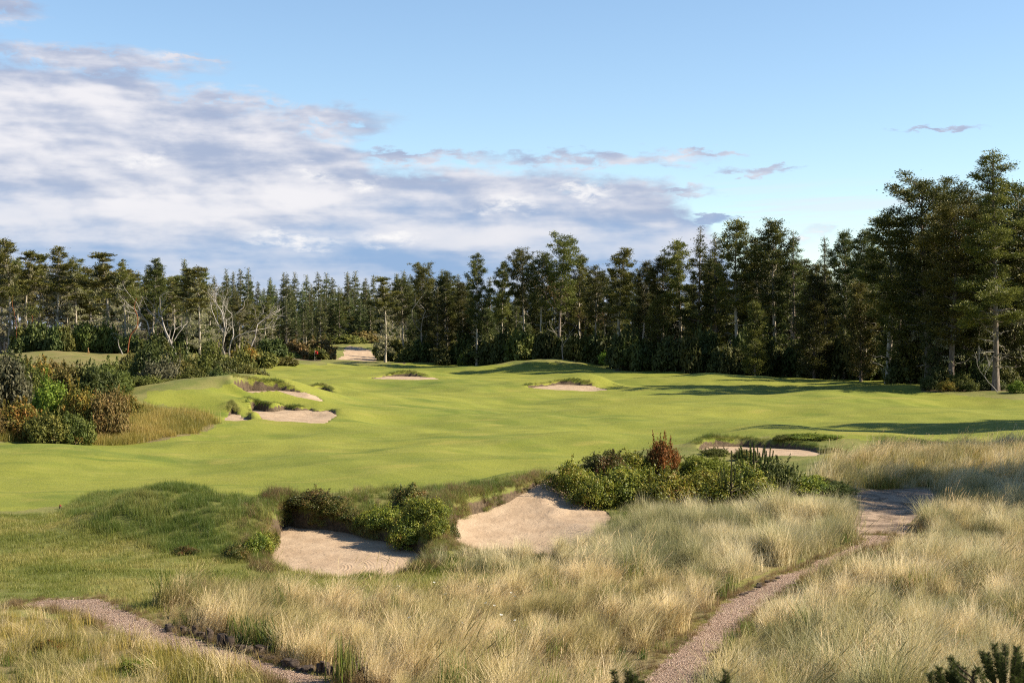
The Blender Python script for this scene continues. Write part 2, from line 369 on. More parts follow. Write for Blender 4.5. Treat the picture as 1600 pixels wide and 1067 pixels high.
# ------------------------------------------------------------------ materials
def material(name):
    m = bpy.data.materials.new(name); m.use_nodes = True; t = NT(m.node_tree); t.n.clear()
    out = t.node('ShaderNodeOutputMaterial')
    return m, t, out
def principled(t, out, col, rough=0.9, bump=None, strength=0.3, dist=0.05, spec=0.25):
    p = t.node('ShaderNodeBsdfPrincipled'); t.put(p.inputs['Base Color'], col); t.put(p.inputs['Roughness'], rough)
    p.inputs['Specular IOR Level'].default_value = spec
    if bump is not None:
        b = t.node('ShaderNodeBump'); b.inputs['Strength'].default_value = strength; b.inputs['Distance'].default_value = dist
        t.put(b.inputs['Height'], bump); t.l.new(b.outputs[0], p.inputs['Normal'])
    t.l.new(p.outputs[0], out.inputs[0]); return p
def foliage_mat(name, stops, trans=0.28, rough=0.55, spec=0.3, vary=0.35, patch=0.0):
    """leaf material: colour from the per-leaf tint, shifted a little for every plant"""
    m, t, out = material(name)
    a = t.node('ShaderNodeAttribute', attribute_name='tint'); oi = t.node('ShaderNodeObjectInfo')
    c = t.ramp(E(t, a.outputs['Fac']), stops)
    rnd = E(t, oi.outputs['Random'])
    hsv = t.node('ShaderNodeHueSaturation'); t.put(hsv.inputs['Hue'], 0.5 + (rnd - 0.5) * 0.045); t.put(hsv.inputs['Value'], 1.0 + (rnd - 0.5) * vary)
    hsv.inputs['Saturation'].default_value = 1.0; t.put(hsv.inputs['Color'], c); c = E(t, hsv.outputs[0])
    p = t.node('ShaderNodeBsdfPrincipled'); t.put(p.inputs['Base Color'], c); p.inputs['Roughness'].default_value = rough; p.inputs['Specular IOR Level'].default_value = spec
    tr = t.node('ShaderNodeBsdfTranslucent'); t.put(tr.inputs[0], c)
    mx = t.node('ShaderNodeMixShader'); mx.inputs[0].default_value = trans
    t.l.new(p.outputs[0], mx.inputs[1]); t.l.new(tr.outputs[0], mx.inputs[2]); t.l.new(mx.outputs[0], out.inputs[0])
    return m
def bark_mat(name, c1, c2, scale=3.0):
    m, t, out = material(name); tcn = t.node('ShaderNodeTexCoord'); g = tcn.outputs['Object']
    x, y, z = t.sep(g)
    n = t.noise(t.xyz(x * 3.0, y * 3.0, z * 0.5), scale, 5, 0.65); n2 = t.noise(g, 0.35, 3)
    c = t.mix(t.smooth(n * 0.6 + n2 * 0.4, 0.38, 0.62), c1, c2)
    principled(t, out, c, 0.95, n, 0.6, 0.04, 0.1)
    return m
M = {}
M['needle_dark'] = foliage_mat('pine needles dark', [(0.0, (0.0333, 0.0422, 0.0115)), (0.55, (0.0768, 0.0870, 0.0196)), (1.0, (0.1664, 0.1613, 0.0391))], 0.22)
M['needle_olive'] = foliage_mat('pine needles olive', [(0.0, (0.0563, 0.0640, 0.0138)), (0.55, (0.1280, 0.1357, 0.0276)), (1.0, (0.2496, 0.2330, 0.0575))], 0.25)
M['needle_spruce'] = foliage_mat('spruce needles', [(0.0, (0.0461, 0.0640, 0.0230)), (0.6, (0.0998, 0.1203, 0.0368)), (1.0, (0.1920, 0.1984, 0.0598))], 0.22)
M['lichen'] = foliage_mat('beard lichen', [(0.0, (0.17, 0.17, 0.085)), (1.0, (0.38, 0.36, 0.20))], 0.35, 0.9, 0.05)
M['bark'] = bark_mat('pine bark', (0.085, 0.067, 0.052), (0.26, 0.215, 0.172))
M['bark_pale'] = bark_mat('lichen-grey bark', (0.19, 0.165, 0.125), (0.44, 0.39, 0.30))
M['snag'] = bark_mat('bleached wood', (0.17, 0.15, 0.125), (0.38, 0.35, 0.31))
M['madrone'] = bark_mat('red peeling bark', (0.16, 0.050, 0.022), (0.27, 0.105, 0.045))
M['twig'] = bark_mat('brown twig', (0.035, 0.026, 0.018), (0.09, 0.065, 0.045), 9)
LEAF = {
    'dark': [(0, (0.0317, 0.0427, 0.0134)), (0.6, (0.0720, 0.0891, 0.0220)), (1, (0.1635, 0.1659, 0.0415))],
    'mid': [(0, (0.044, 0.061, 0.013)), (0.6, (0.100, 0.118, 0.023)), (1, (0.198, 0.195, 0.044))],
    'bright': [(0, (0.070, 0.106, 0.013)), (0.6, (0.147, 0.201, 0.021)), (1, (0.262, 0.283, 0.042))],
    'greygreen': [(0, (0.046, 0.052, 0.023)), (0.6, (0.109, 0.112, 0.055)), (1, (0.230, 0.218, 0.126))],
    'olive': [(0, (0.054, 0.059, 0.013)), (0.6, (0.125, 0.124, 0.027)), (1, (0.256, 0.218, 0.053))],
    'orange': [(0, (0.054, 0.061, 0.013)), (0.45, (0.125, 0.118, 0.022)), (0.72, (0.218, 0.142, 0.027)), (1, (0.333, 0.142, 0.034))],
    'rust': [(0, (0.059, 0.054, 0.016)), (0.5, (0.141, 0.106, 0.032)), (1, (0.282, 0.171, 0.068))],
    'salal': [(0, (0.024, 0.036, 0.008)), (0.35, (0.088, 0.118, 0.015)), (0.65, (0.245, 0.255, 0.030)), (0.88, (0.260, 0.195, 0.036)), (1, (0.19, 0.075, 0.030))],
    'salal_red': [(0, (0.022, 0.028, 0.009)), (0.40, (0.058, 0.078, 0.014)), (0.66, (0.125, 0.115, 0.024)), (1, (0.21, 0.080, 0.038))],
    'redtop': [(0, (0.050, 0.060, 0.012)), (0.30, (0.110, 0.085, 0.016)), (0.6, (0.22, 0.085, 0.018)), (1, (0.33, 0.13, 0.030))],
    'candle': [(0, (0.035, 0.060, 0.014)), (0.6, (0.080, 0.115, 0.024)), (1, (0.17, 0.19, 0.05))],
    'turf': [(0, (0.028, 0.060, 0.008)), (0.6, (0.065, 0.110, 0.014)), (1, (0.13, 0.155, 0.030))],
}
for k_, s_ in LEAF.items():
    M['leaf_' + k_] = foliage_mat('leaf ' + k_, s_, 0.30, 0.5 if k_.startswith('salal') else 0.6, 0.28 if k_.startswith('salal') else 0.2)
def grass_mat(name, a, b, c, scale=0.35, contrast=(0.38, 0.62)):
    """blade material: three tones by blade, the mixture drifting from patch to patch over the ground"""
    m, t, out = material(name)
    at_ = t.node('ShaderNodeAttribute', attribute_name='tint'); oi = t.node('ShaderNodeObjectInfo')
    patch = t.smooth(t.noise(oi.outputs['Location'], scale, 3, 0.6), *contrast)
    f = E(t, at_.outputs['Fac']) * 0.55 + patch * 0.55 + (E(t, oi.outputs['Random']) - 0.5) * 0.25
    col = t.ramp(f, [(0.0, a), (0.5, b), (1.0, c)])
    p = t.node('ShaderNodeBsdfPrincipled'); t.put(p.inputs['Base Color'], col); p.inputs['Roughness'].default_value = 0.5; p.inputs['Specular IOR Level'].default_value = 0.3
    tr = t.node('ShaderNodeBsdfTranslucent'); t.put(tr.inputs[0], col)
    mx = t.node('ShaderNodeMixShader'); mx.inputs[0].default_value = 0.42
    t.l.new(p.outputs[0], mx.inputs[1]); t.l.new(tr.outputs[0], mx.inputs[2]); t.l.new(mx.outputs[0], out.inputs[0])
    return m
M['marram'] = grass_mat('dune grass', (0.150, 0.150, 0.040), (0.46, 0.375, 0.155), (0.82, 0.66, 0.40))
M['marram_grey'] = grass_mat('grey-green dune grass', (0.115, 0.135, 0.048), (0.38, 0.345, 0.165), (0.80, 0.68, 0.43))
M['fescue'] = grass_mat('golden fescue', (0.115, 0.130, 0.022), (0.26, 0.220, 0.045), (0.42, 0.31, 0.09))
M['rough'] = grass_mat('green rough', (0.110, 0.140, 0.022), (0.195, 0.205, 0.038), (0.36, 0.31, 0.10))
M['lush'] = grass_mat('long green grass', (0.060, 0.100, 0.016), (0.125, 0.165, 0.028), (0.28, 0.26, 0.075))
M['straw'] = grass_mat('dead brown grass', (0.09, 0.060, 0.026), (0.17, 0.115, 0.05), (0.30, 0.21, 0.10))
# ground: mown turf, rough, straw and bare earth by zone
def ground_material():
    m, t, out = material('turf and rough')
    z = t.node('ShaderNodeVertexColor', layer_name='zone') if False else t.node('ShaderNodeAttribute', attribute_name='zone')
    sp = t.node('ShaderNodeSeparateColor'); t.l.new(z.outputs['Color'], sp.inputs[0])
    mown, dry, earth = [E(t, o) for o in sp.outputs]
    geo = t.node('ShaderNodeNewGeometry'); P = geo.outputs['Position']; x, y, zz = t.sep(P)
    big = t.noise(P, 0.045, 4, 0.55, 0.6); mid = t.noise(P, 0.35, 4, 0.6, 0.4); fin = t.noise(P, 7.0, 4, 0.7); vfin = t.noise(P, 34.0, 3, 0.7)
    roll_shade = t.noise(t.xyz(x * 0.05, y * 0.16, 0.0), 1.0, 4, 0.6, 0.8)
    g = t.mix(t.smooth(big, 0.34, 0.66), (0.1428, 0.1623, 0.0214), (0.2074, 0.2093, 0.0307))
    g = t.mix(t.smooth(roll_shade, 0.50, 0.72) * 0.9, g, (0.0888, 0.1239, 0.0163))  # dark streaks: shading of the rolling ground painted into the turf colour
    g = t.mix(t.smooth(mid, 0.52, 0.75) * 0.5, g, (0.2316, 0.2188, 0.0496))
    g = t.mix(t.smooth(fin, 0.35, 0.7) * 0.5, g, (0.0773, 0.1046, 0.0171))
    g = t.mix(t.smooth(vfin, 0.5, 0.8) * 0.35, g, (0.2363, 0.2401, 0.0726))
    mow = t.math('SINE', x * 1.15 + y * 0.55 + (big - 0.5) * 14.0)
    g = t.mix(t.smooth(mow, -0.25, 0.25) * 0.16, g, (0.2530, 0.2545, 0.0475))
    patch = t.noise(t.xyz(x * 0.16, y * 0.34, 4.0), 1.0, 5, 0.62, 0.5)
    g = t.mix(t.smooth(patch, 0.56, 0.70) * 0.55, g, (0.2530, 0.2209, 0.0499))
    g = t.mix(t.smooth(patch, 0.42, 0.30) * 0.5, g, (0.0823, 0.1241, 0.0166))
    r = t.mix(t.smooth(mid, 0.35, 0.65), (0.105, 0.125, 0.026), (0.18, 0.170, 0.052))
    r = t.mix(t.smooth(fin, 0.4, 0.7) * 0.6, r, (0.14, 0.12, 0.045))
    d = t.mix(t.smooth(fin, 0.3, 0.7), (0.095, 0.082, 0.032), (0.22, 0.170, 0.080))
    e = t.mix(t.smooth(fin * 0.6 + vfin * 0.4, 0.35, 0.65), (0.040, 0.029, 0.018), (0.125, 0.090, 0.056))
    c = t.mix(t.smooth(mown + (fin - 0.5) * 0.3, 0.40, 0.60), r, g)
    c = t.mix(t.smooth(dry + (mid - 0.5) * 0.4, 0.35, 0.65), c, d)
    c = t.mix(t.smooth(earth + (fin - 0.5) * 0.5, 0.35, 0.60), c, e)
    principled(t, out, c, 0.85, fin * 0.5 + vfin * 0.5, 0.8, 0.06, 0.12)
    return m
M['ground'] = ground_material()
def sand_material(rings=True, name='bunker sand'):
    m, t, out = material(name); tcn = t.node('ShaderNodeTexCoord'); P = tcn.outputs['Object']
    n1 = t.noise(P, 0.9, 4, 0.6); n2 = t.noise(P, 14, 4, 0.7); n3 = t.noise(P, 2.6, 4, 0.65, 0.5)
    c = t.mix(t.smooth(n1, 0.35, 0.65), (0.298, 0.216, 0.142), (0.362, 0.272, 0.185))
    c = t.mix(t.smooth(n2, 0.55, 0.8) * 0.35, c, (0.185, 0.128, 0.082))
    bump = n2 * 0.30 + n3 * 0.9
    if rings:
        w = t.node('ShaderNodeTexWave', wave_type='RINGS', rings_direction='Z'); w.inputs['Scale'].default_value = 0.42; w.inputs['Distortion'].default_value = 3.2; w.inputs['Detail'].default_value = 2; w.inputs['Detail Scale'].default_value = 0.7
        x, y, z = t.sep(P); t.put(w.inputs['Vector'], t.xyz(x + 1.5, y + 3.2, 0.0))
        rk = t.node('ShaderNodeTexWave', wave_type='RINGS', rings_direction='Z'); rk.inputs['Scale'].default_value = 2.6; rk.inputs['Distortion'].default_value = 2.6; rk.inputs['Detail'].default_value = 3; rk.inputs['Detail Scale'].default_value = 0.5
        t.put(rk.inputs['Vector'], t.xyz(x + 1.5, y + 3.2, 0.0))
        band = t.smooth(E(t, w.outputs['Fac']), 0.35, 0.75) * t.smooth(t.noise(P, 0.33, 2, 0.5), 0.38, 0.58)
        wv = E(t, rk.outputs['Fac']) * band
        bump = bump + wv * 0.18
        c = t.mix(t.smooth(wv, 0.5, 0.95) * 0.06, c, (0.185, 0.128, 0.085))
    principled(t, out, c, 0.95, bump, 0.75, 0.09, 0.1)
    return m
M['sand'] = sand_material(True); M['sand_plain'] = sand_material(False, 'pale fairway sand')
def mulch_material():
    m, t, out = material('wood chip mulch'); geo = t.node('ShaderNodeNewGeometry'); P = geo.outputs['Position']
    v = t.node('ShaderNodeTexVoronoi'); v.inputs['Scale'].default_value = 44; t.put(v.inputs['Vector'], P); v.inputs['Randomness'].default_value = 1
    sp = t.node('ShaderNodeSeparateColor'); t.l.new(v.outputs['Color'], sp.inputs[0]); k = E(t, sp.outputs[0])
    n = t.noise(P, 0.8, 4, 0.6)
    c = t.ramp(k * 0.75 + n * 0.3, [(0.0, (0.12, 0.080, 0.058)), (0.4, (0.21, 0.138, 0.098)), (0.7, (0.34, 0.238, 0.175)), (1.0, (0.50, 0.40, 0.32))])
    principled(t, out, c, 0.95, E(t, v.outputs['Distance']), 0.8, 0.05, 0.1)
    return m
M['mulch'] = mulch_material()
def soil_material():
    m, t, out = material('sandy soil'); geo = t.node('ShaderNodeNewGeometry'); P = geo.outputs['Position']
    n1 = t.noise(P, 1.1, 5, 0.65, 0.6); n2 = t.noise(P, 12, 4, 0.7)
    c = t.mix(t.smooth(n1 * 0.7 + n2 * 0.3, 0.36, 0.60), (0.10, 0.072, 0.050), (0.30, 0.222, 0.158))
    principled(t, out, c, 0.95, n1 * 0.6 + n2 * 0.4, 0.9, 0.1, 0.1); return m
M['soil'] = soil_material()
def plain(name, c, rough=0.7, spec=0.3):
    m, t, out = material(name); tcn = t.node('ShaderNodeTexCoord'); n = t.noise(tcn.outputs['Object'], 8, 4, 0.6)
    principled(t, out, t.mix(n, tuple(q * 0.75 for q in c), tuple(min(1, q * 1.2) for q in c)), rough, spec=spec); return m
M['timber'] = bark_mat('weathered timber', (0.035, 0.026, 0.020), (0.11, 0.085, 0.066), 5)
M['flag_red'] = plain('red flag cloth', (0.55, 0.03, 0.02)); M['pole'] = plain('pale flagstick', (0.55, 0.5, 0.35))
M['petal'] = plain('white petals', (0.75, 0.74, 0.68)); M['deer'] = plain('tan deer coat', (0.30, 0.175, 0.085), 0.9, 0.1)
M['chip'] = foliage_mat('wood chips', [(0, (0.13, 0.088, 0.064)), (0.5, (0.25, 0.175, 0.125)), (1, (0.44, 0.35, 0.28))], 0.0, 0.9, 0.1)
M['marker'] = plain('dark red marker paint', (0.20, 0.03, 0.02))

# ------------------------------------------------------------------ ground mesh
FAIRWAY = [(-600, 815), (0, 800), (100, 790), (180, 770), (240, 763), (330, 770), (430, 782), (560, 766), (690, 762), (790, 745), (850, 738), (960, 712), (1060, 694), (1200, 682), (1330, 686), (1430, 692), (1520, 688), (1640, 700), (2300, 720),
           (2300, 640), (1900, 635), (1600, 626), (1440, 612), (1440, 590), (1200, 586), (1100, 578), (960, 580), (930, 570), (850, 566), (760, 571), (700, 566), (640, 566), (600, 570), (430, 569), (418, 578), (345, 606), (228, 612), (226, 628), (300, 642), (345, 660), (320, 676), (230, 688), (100, 692), (0, 692), (-600, 690)]
Z_H = [(235, 962), (300, 915), (420, 926), (560, 946), (700, 934), (870, 906), (960, 912), (1060, 925), (1150, 912), (1120, 950), (1075, 985), (1035, 1022), (995, 1070), (950, 1130), (700, 1140), (590, 1080), (500, 1048), (430, 1030), (344, 1005), (262, 978)]
Z_E = [(858, 872), (875, 842), (950, 838), (1040, 836), (1120, 832), (1190, 816), (1270, 800), (1338, 806), (1330, 846), (1265, 868), (1200, 892), (1145, 908), (1060, 925), (960, 905), (900, 892)]
Z_G = [(1100, 1070), (1130, 1022), (1165, 984), (1195, 953), (1240, 924), (1295, 894), (1350, 866), (1410, 852), (1425, 820), (1470, 790), (1480, 768), (1700, 765), (2100, 770), (2400, 1150), (1065, 1140)]
Z_F = [(1275, 735), (1300, 722), (1400, 706), (1500, 697), (1620, 700), (2100, 705), (2100, 770), (1700, 768), (1470, 768), (1340, 766), (1280, 752)]
Z_GOLD = [(130, 690), (150, 660), (215, 636), (290, 648), (340, 662), (315, 676), (240, 689), (160, 696)]
Z_GOLD2 = [(-300, 690), (0, 690), (150, 692), (140, 660), (0, 640), (-300, 640)]
Z_LOWLEFT = [(-500, 990), (0, 960), (110, 968), (190, 1000), (310, 1034), (440, 1075), (520, 1140), (-500, 1140)]
Z_ROUGH = [(-500, 815), (0, 805), (100, 800), (130, 806), (200, 832), (300, 856), (430, 880), (300, 915), (235, 960), (165, 932), (60, 934), (0, 955), (-500, 985)]
MOUND_L = [(95, 800), (140, 775), (240, 764), (330, 772), (430, 795), (436, 850), (432, 884), (360, 880), (280, 868), (200, 845), (130, 822)]
LEFT_DUNE = [(-100, 575), (-100, 540), (210, 540), (215, 600), (100, 600)]
def zones(x, y, z):
    yy = np.maximum(y, 8.0); px, py = PX + F * x / yy, PY + F * (CZ - z) / yy
    jx = px + 14 * fbm(x * 1.3, y * 1.3, 77, 2); jy = py + 5 * fbm(x * 1.1 + 40, y * 1.1, 78, 2)
    near = y > 10
    mown = inpoly(jx, jy, FAIRWAY) & near
    dry = (inpoly(jx, jy, Z_H) | inpoly(jx, jy, Z_E) | inpoly(jx, jy, Z_G) | inpoly(jx, jy, Z_F) | inpoly(jx, jy, Z_GOLD) | inpoly(jx, jy, Z_GOLD2) | (inpoly(jx, jy, Z_LOWLEFT))) & near
    dry |= ~near
    return mown.astype(float), dry.astype(float)
rows = np.concatenate([np.arange(-14, 20, 1.0), np.arange(20, 70, 0.15), np.arange(70, 150, 0.32), np.arange(150, 250, 0.6), np.arange(250, 400, 1.3), np.geomspace(400, 3000, 40)])
u = np.concatenate([np.linspace(-1.6, -0.44, 40, endpoint=False), np.linspace(-0.44, 0.44, 430, endpoint=False), np.linspace(0.44, 1.6, 40)])
YY, UU = np.meshgrid(rows, u, indexing='ij'); XX = UU * np.maximum(YY, 0) + UU * 16 * np.clip(1 - YY / 60, 0, 1)
xf, yf = XX.ravel(), YY.ravel()
zs = H(xf, yf); zt = H(xf, yf, sink=0.16)
mown, dry = zones(xf, yf, zs)
earth = np.zeros_like(xf)
for p in PATHS + [DIRT_PLAN]:
    p = np.asarray(p); lo, hi = p.min(0) - 1, p.max(0) + 1
    m = (xf > lo[0]) & (xf < hi[0]) & (yf > lo[1]) & (yf < hi[1])
    if m.any(): dry[m] = np.maximum(dry[m], sst(-sdist(xf[m], yf[m], p), -0.45, 0.0))
for b in BUNKERS:
    m = (np.abs(xf - b.c[0]) < b.rad) & (np.abs(yf - b.c[1]) < b.rad)
    if m.any(): earth[m] = np.maximum(earth[m], sst(-sdist(xf[m], yf[m], b.plan), -0.02, 0.14))
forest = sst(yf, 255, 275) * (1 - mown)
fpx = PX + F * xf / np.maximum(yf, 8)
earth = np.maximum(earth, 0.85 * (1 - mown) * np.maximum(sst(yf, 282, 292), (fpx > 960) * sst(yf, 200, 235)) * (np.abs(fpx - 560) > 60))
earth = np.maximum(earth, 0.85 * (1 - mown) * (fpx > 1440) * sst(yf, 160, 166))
dry = np.maximum(dry, 0.5 * (1 - mown) * (fpx < 330) * sst(yf, 225, 235) * (1 - sst(yf, 280, 290)))
micro = (1 - mown) * 0.035 * fbm(xf * 3, yf * 3, 55, 2) * (yf < 140)
nr, nc = XX.shape
V = np.stack([xf, yf, zt + micro], 1)
i = np.arange(nr - 1)[:, None] * nc + np.arange(nc - 1)[None, :]
Q = np.stack([i, i + 1, i + nc + 1, i + nc], -1).reshape(-1, 4)
fm = mown[Q].mean(1) > 0.5
zone = np.stack([mown, dry, earth, np.ones_like(earth)], 1)
def sub_ground(name, sel, label):
    q = Q[sel]; used, inv = np.unique(q, return_inverse=True); q = inv.reshape(-1, 4)
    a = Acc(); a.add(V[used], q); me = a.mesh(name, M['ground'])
    at2 = me.attributes.new('zone', 'FLOAT_COLOR', 'POINT'); at2.data.foreach_set('color', zone[used].astype(np.float32).ravel())
    # share the whole sheet's normals so that the two objects meet without a seam
    me.normals_split_custom_set_from_vertices(VN[used].tolist())
    return tag(obj(name, me), label, kind='structure')
du = np.gradient(V.reshape(nr, nc, 3), axis=1); dv = np.gradient(V.reshape(nr, nc, 3), axis=0)
VN = np.cross(du, dv).reshape(-1, 3); VN /= np.linalg.norm(VN, axis=1)[:, None] + 1e-12
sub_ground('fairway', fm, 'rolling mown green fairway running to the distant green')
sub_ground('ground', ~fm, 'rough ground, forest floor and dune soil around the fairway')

# ------------------------------------------------------------------ bunkers, dune, paths: sheets lying in their hollows
def radial_sheet(name, plan, zfun, mat, label, cat=None, kind=None, rings=26, over=1.03, group=None):
    c = plan.mean(0); n = len(plan); a = Acc(); vs = []
    fr = np.linspace(0, 1, rings + 1)[1:] * over
    pts = np.vstack([c[None, :]] + [c + (plan - c) * f for f in fr])
    z = zfun(pts[:, 0], pts[:, 1])
    lump = 0.03 * fbm(pts[:, 0] * 2.2, pts[:, 1] * 2.2, 91, 3) + 0.07 * fbm(pts[:, 0] * 0.7, pts[:, 1] * 0.7, 95, 2)
    v = np.column_stack([pts[:, 0] - c[0], pts[:, 1] - c[1], z + lump])
    z0 = v[0, 2]; v[:, 2] -= z0
    q = []; t = [(0, 1 + k, 1 + (k + 1) % n) for k in range(n)]
    for r_ in range(rings - 1):
        o1, o2 = 1 + r_ * n, 1 + (r_ + 1) * n
        q += [(o1 + k, o2 + k, o2 + (k + 1) % n, o1 + (k + 1) % n) for k in range(n)]
    a.add(v, q, t); o = obj(name, a.mesh(name, mat)); o.location = (c[0], c[1], z0)
    return tag(o, label, cat, group, kind)
for k, b in enumerate(BUNKERS):
    radial_sheet(b.name, b.plan, lambda x, y, b=b: np.minimum(b.floor(x, y), H0(x, y) - 0.03), M['sand'] if k in (0, 1) else M['sand_plain'], b.label, 'bunker', group='sand bunkers of the golf hole')
radial_sheet('sand_dune', dune_plan, lambda x, y: H0(x, y) - 0.01, M['sand_plain'], 'bare pale sand blowout sloping up behind the green', kind='structure')
radial_sheet('sandy_clearing', DIRT_PLAN, lambda x, y: H0(x, y) - 0.01, M['soil'], 'bare shaded sandy clearing where the chip path ends', kind='structure')
def path_sheet(name, pth, label):
    n = 160; L = smooth_line([pix2plan(*p) for p in pth[0]], n); Rr = smooth_line([pix2plan(*p) for p in pth[1]], n); m = 14
    wob = fbm(L[:, 0] * 1.5, L[:, 1] * 1.5, 12, 2) * 0.25
    f = np.linspace(-0.06, 1.06, m)
    pts = L[:, None, :] * (1 - f)[None, :, None] + Rr[:, None, :] * f[None, :, None]
    pts = pts + wob[:, None, None] * np.array([0.5, 0.5])
    x, y = pts[..., 0].ravel(), pts[..., 1].ravel(); z = H0(x, y) + 0.02 * fbm(x * 6, y * 6, 3, 2) - 0.01
    i = np.arange(n - 1)[:, None] * m + np.arange(m - 1)[None, :]
    q = np.stack([i, i + 1, i + m + 1, i + m], -1).reshape(-1, 4)
    a = Acc(); a.add(np.column_stack([x, y, z]), q); return tag(obj(name, a.mesh(name, M['mulch'])), label, kind='structure')
path_sheet('mulch_path', PATH_A, 'wood chip path edged with short timber posts in the lower left')
path_sheet('mulch_path', PATH_B, 'narrow wood chip path climbing between banks of pale dune grass')

# ------------------------------------------------------------------ scattering of uncountable stuff
def scatter(name, label, pts, protos, scl, rot, idx, cat):
    n = len(pts); me = bpy.data.meshes.new(name); me.vertices.add(n); me.vertices.foreach_set('co', np.asarray(pts, np.float32).ravel())
    a = me.attributes.new('scl', 'FLOAT_VECTOR', 'POINT'); a.data.foreach_set('vector', np.asarray(scl, np.float32).ravel())
    a = me.attributes.new('rot', 'FLOAT_VECTOR', 'POINT'); a.data.foreach_set('vector', np.asarray(rot, np.float32).ravel())
    a = me.attributes.new('pick', 'INT', 'POINT'); a.data.foreach_set('value', np.asarray(idx, np.int32))
    c = bpy.data.collections.new(name + '_kinds')
    for k, p in enumerate(protos):
        o = bpy.data.objects.new('%s_kind_%02d' % (name, k), p); c.objects.link(o)
    g = bpy.data.node_groups.new(name, 'GeometryNodeTree')
    g.interface.new_socket('Geometry', in_out='INPUT', socket_type='NodeSocketGeometry'); g.interface.new_socket('Geometry', in_out='OUTPUT', socket_type='NodeSocketGeometry')
    N = g.nodes; gi = N.new('NodeGroupInput'); go = N.new('NodeGroupOutput'); ci = N.new('GeometryNodeCollectionInfo'); ip = N.new('GeometryNodeInstanceOnPoints')
    ci.inputs['Collection'].default_value = c; ci.inputs['Separate Children'].default_value = True; ci.inputs['Reset Children'].default_value = True
    def named(nm, ty):
        q = N.new('GeometryNodeInputNamedAttribute'); q.data_type = ty; q.inputs['Name'].default_value = nm; return q.outputs['Attribute']
    L = g.links; L.new(gi.outputs[0], ip.inputs['Points']); L.new(ci.outputs[0], ip.inputs['Instance']); ip.inputs['Pick Instance'].default_value = True
    L.new(named('pick', 'INT'), ip.inputs['Instance Index']); L.new(named('scl', 'FLOAT_VECTOR'), ip.inputs['Scale']); L.new(named('rot', 'FLOAT_VECTOR'), ip.inputs['Rotation'])
    L.new(ip.outputs[0], go.inputs[0])
    o = obj(name, me); md = o.modifiers.new('scatter', 'NODES'); md.node_group = g
    return tag(o, label, cat, kind='stuff')
def tuft(seed, n, h, spread, lean, width, curl=0.6, spike=0.0, mat=None, name='tuft'):
    rng = np.random.default_rng(seed); S = 4
    base = rng.normal(0, spread, (n, 2)); azb = rng.uniform(0, 2 * math.pi, n); hh = h * rng.uniform(0.55, 1.1, n)
    out = np.stack([np.cos(azb), np.sin(azb)], 1) * rng.uniform(0.05, curl, n)[:, None] + np.array(lean) * rng.uniform(0.4, 1.2, n)[:, None]
    side = np.stack([-np.sin(azb), np.cos(azb)], 1); w = width * rng.uniform(0.7, 1.3, n)
    vs = []
    for s in range(S + 1):
        f = s / S; d = out * (f ** 1.8)[..., None] * hh[:, None] if np.ndim(f) else out * f ** 1.8 * hh[:, None]
        zc = hh * (f - 0.28 * f ** 2.5 * np.minimum(1.6, np.linalg.norm(out, axis=1)))
        c = np.column_stack([base + d, zc - 0.03]); ww = w * (1 - f * 0.92)
        o = np.column_stack([side * ww[:, None] * 0.5, np.zeros(n)])
        vs += [c - o, c + o]
    v = np.stack(vs, 1).reshape(-1, 3); k = np.arange(n)[:, None] * (2 * (S + 1))
    q = np.concatenate([np.stack([k + 2 * s, k + 2 * s + 1, k + 2 * s + 3, k + 2 * s + 2], -1).reshape(-1, 4) for s in range(S)])
    a = Acc(); a.add(v, q, None, np.repeat(rng.uniform(0, 1, n), 2 * (S + 1))); return a.mesh(name, mat)
rs = np.random.default_rng(11)
def sample(poly_px, dens, zfun=H, jit=True, dmax=None, keep=None):
    """points on the ground, dens per square metre, whose foot projects into the outline"""
    P = np.array([pix2plan(*p) for p in poly_px]); lo, hi = P.min(0) - 0.5, P.max(0) + 0.5
    n = int((hi[0] - lo[0]) * (hi[1] - lo[1]) * dens); x = rs.uniform(lo[0], hi[0], n); y = rs.uniform(lo[1], hi[1], n)
    e = 0.35 * np.column_stack([fbm(x * 1.2, y * 1.2, 5, 2), fbm(x * 1.2 + 9, y * 1.2, 6, 2)])
    ok = inpoly(x + e[:, 0], y + e[:, 1], P.tolist())
    for b in BUNKERS:
        m = (np.abs(x - b.c[0]) < b.rad) & (np.abs(y - b.c[1]) < b.rad)
        if m.any(): ok[m] &= sdist(x[m], y[m], b.plan) > -0.02
    ok &= (y > 14) | (np.abs(x) > 3)
    x, y = x[ok], y[ok]; z = H(x, y)
    return np.column_stack([x, y, z])
def off_paths(p, gap=0.0):
    ok = np.ones(len(p), bool)
    for q in PATHS + [DIRT_PLAN]: ok &= sdist(p[:, 0], p[:, 1], np.asarray(q)) > gap
    return p[ok]
def spread_out(name, label, pts, protos, s0, s1, tilt=0.12, cat='grass', turn=6.283):
    n = len(pts); s = rs.uniform(s0, s1, n)
    s = s * (0.72 + 1.1 * (fbm(pts[:, 0] * 0.6, pts[:, 1] * 0.6, 23, 2) + 0.3))
    rot = np.column_stack([rs.normal(0, tilt, n), rs.normal(0, tilt, n), rs.uniform(-turn / 2, turn / 2, n)])
    scatter(name, label, pts, protos, np.column_stack([s, s, s * rs.uniform(0.85, 1.2, n)]), rot, rs.integers(0, len(protos), n), cat)
LEAN = (0.70, 0.05)
mar = [tuft(i, 62, 0.78, 0.10 + 0.05 * (i % 3), LEAN, 0.012, 0.5, mat=M['marram'], name='dune grass tuft') for i in range(5)]
mar += [tuft(10 + i, 190, 0.95, 0.10, (0.50, 0.02), 0.012, 1.0, mat=M['marram'], name='dune grass tussock') for i in range(3)]
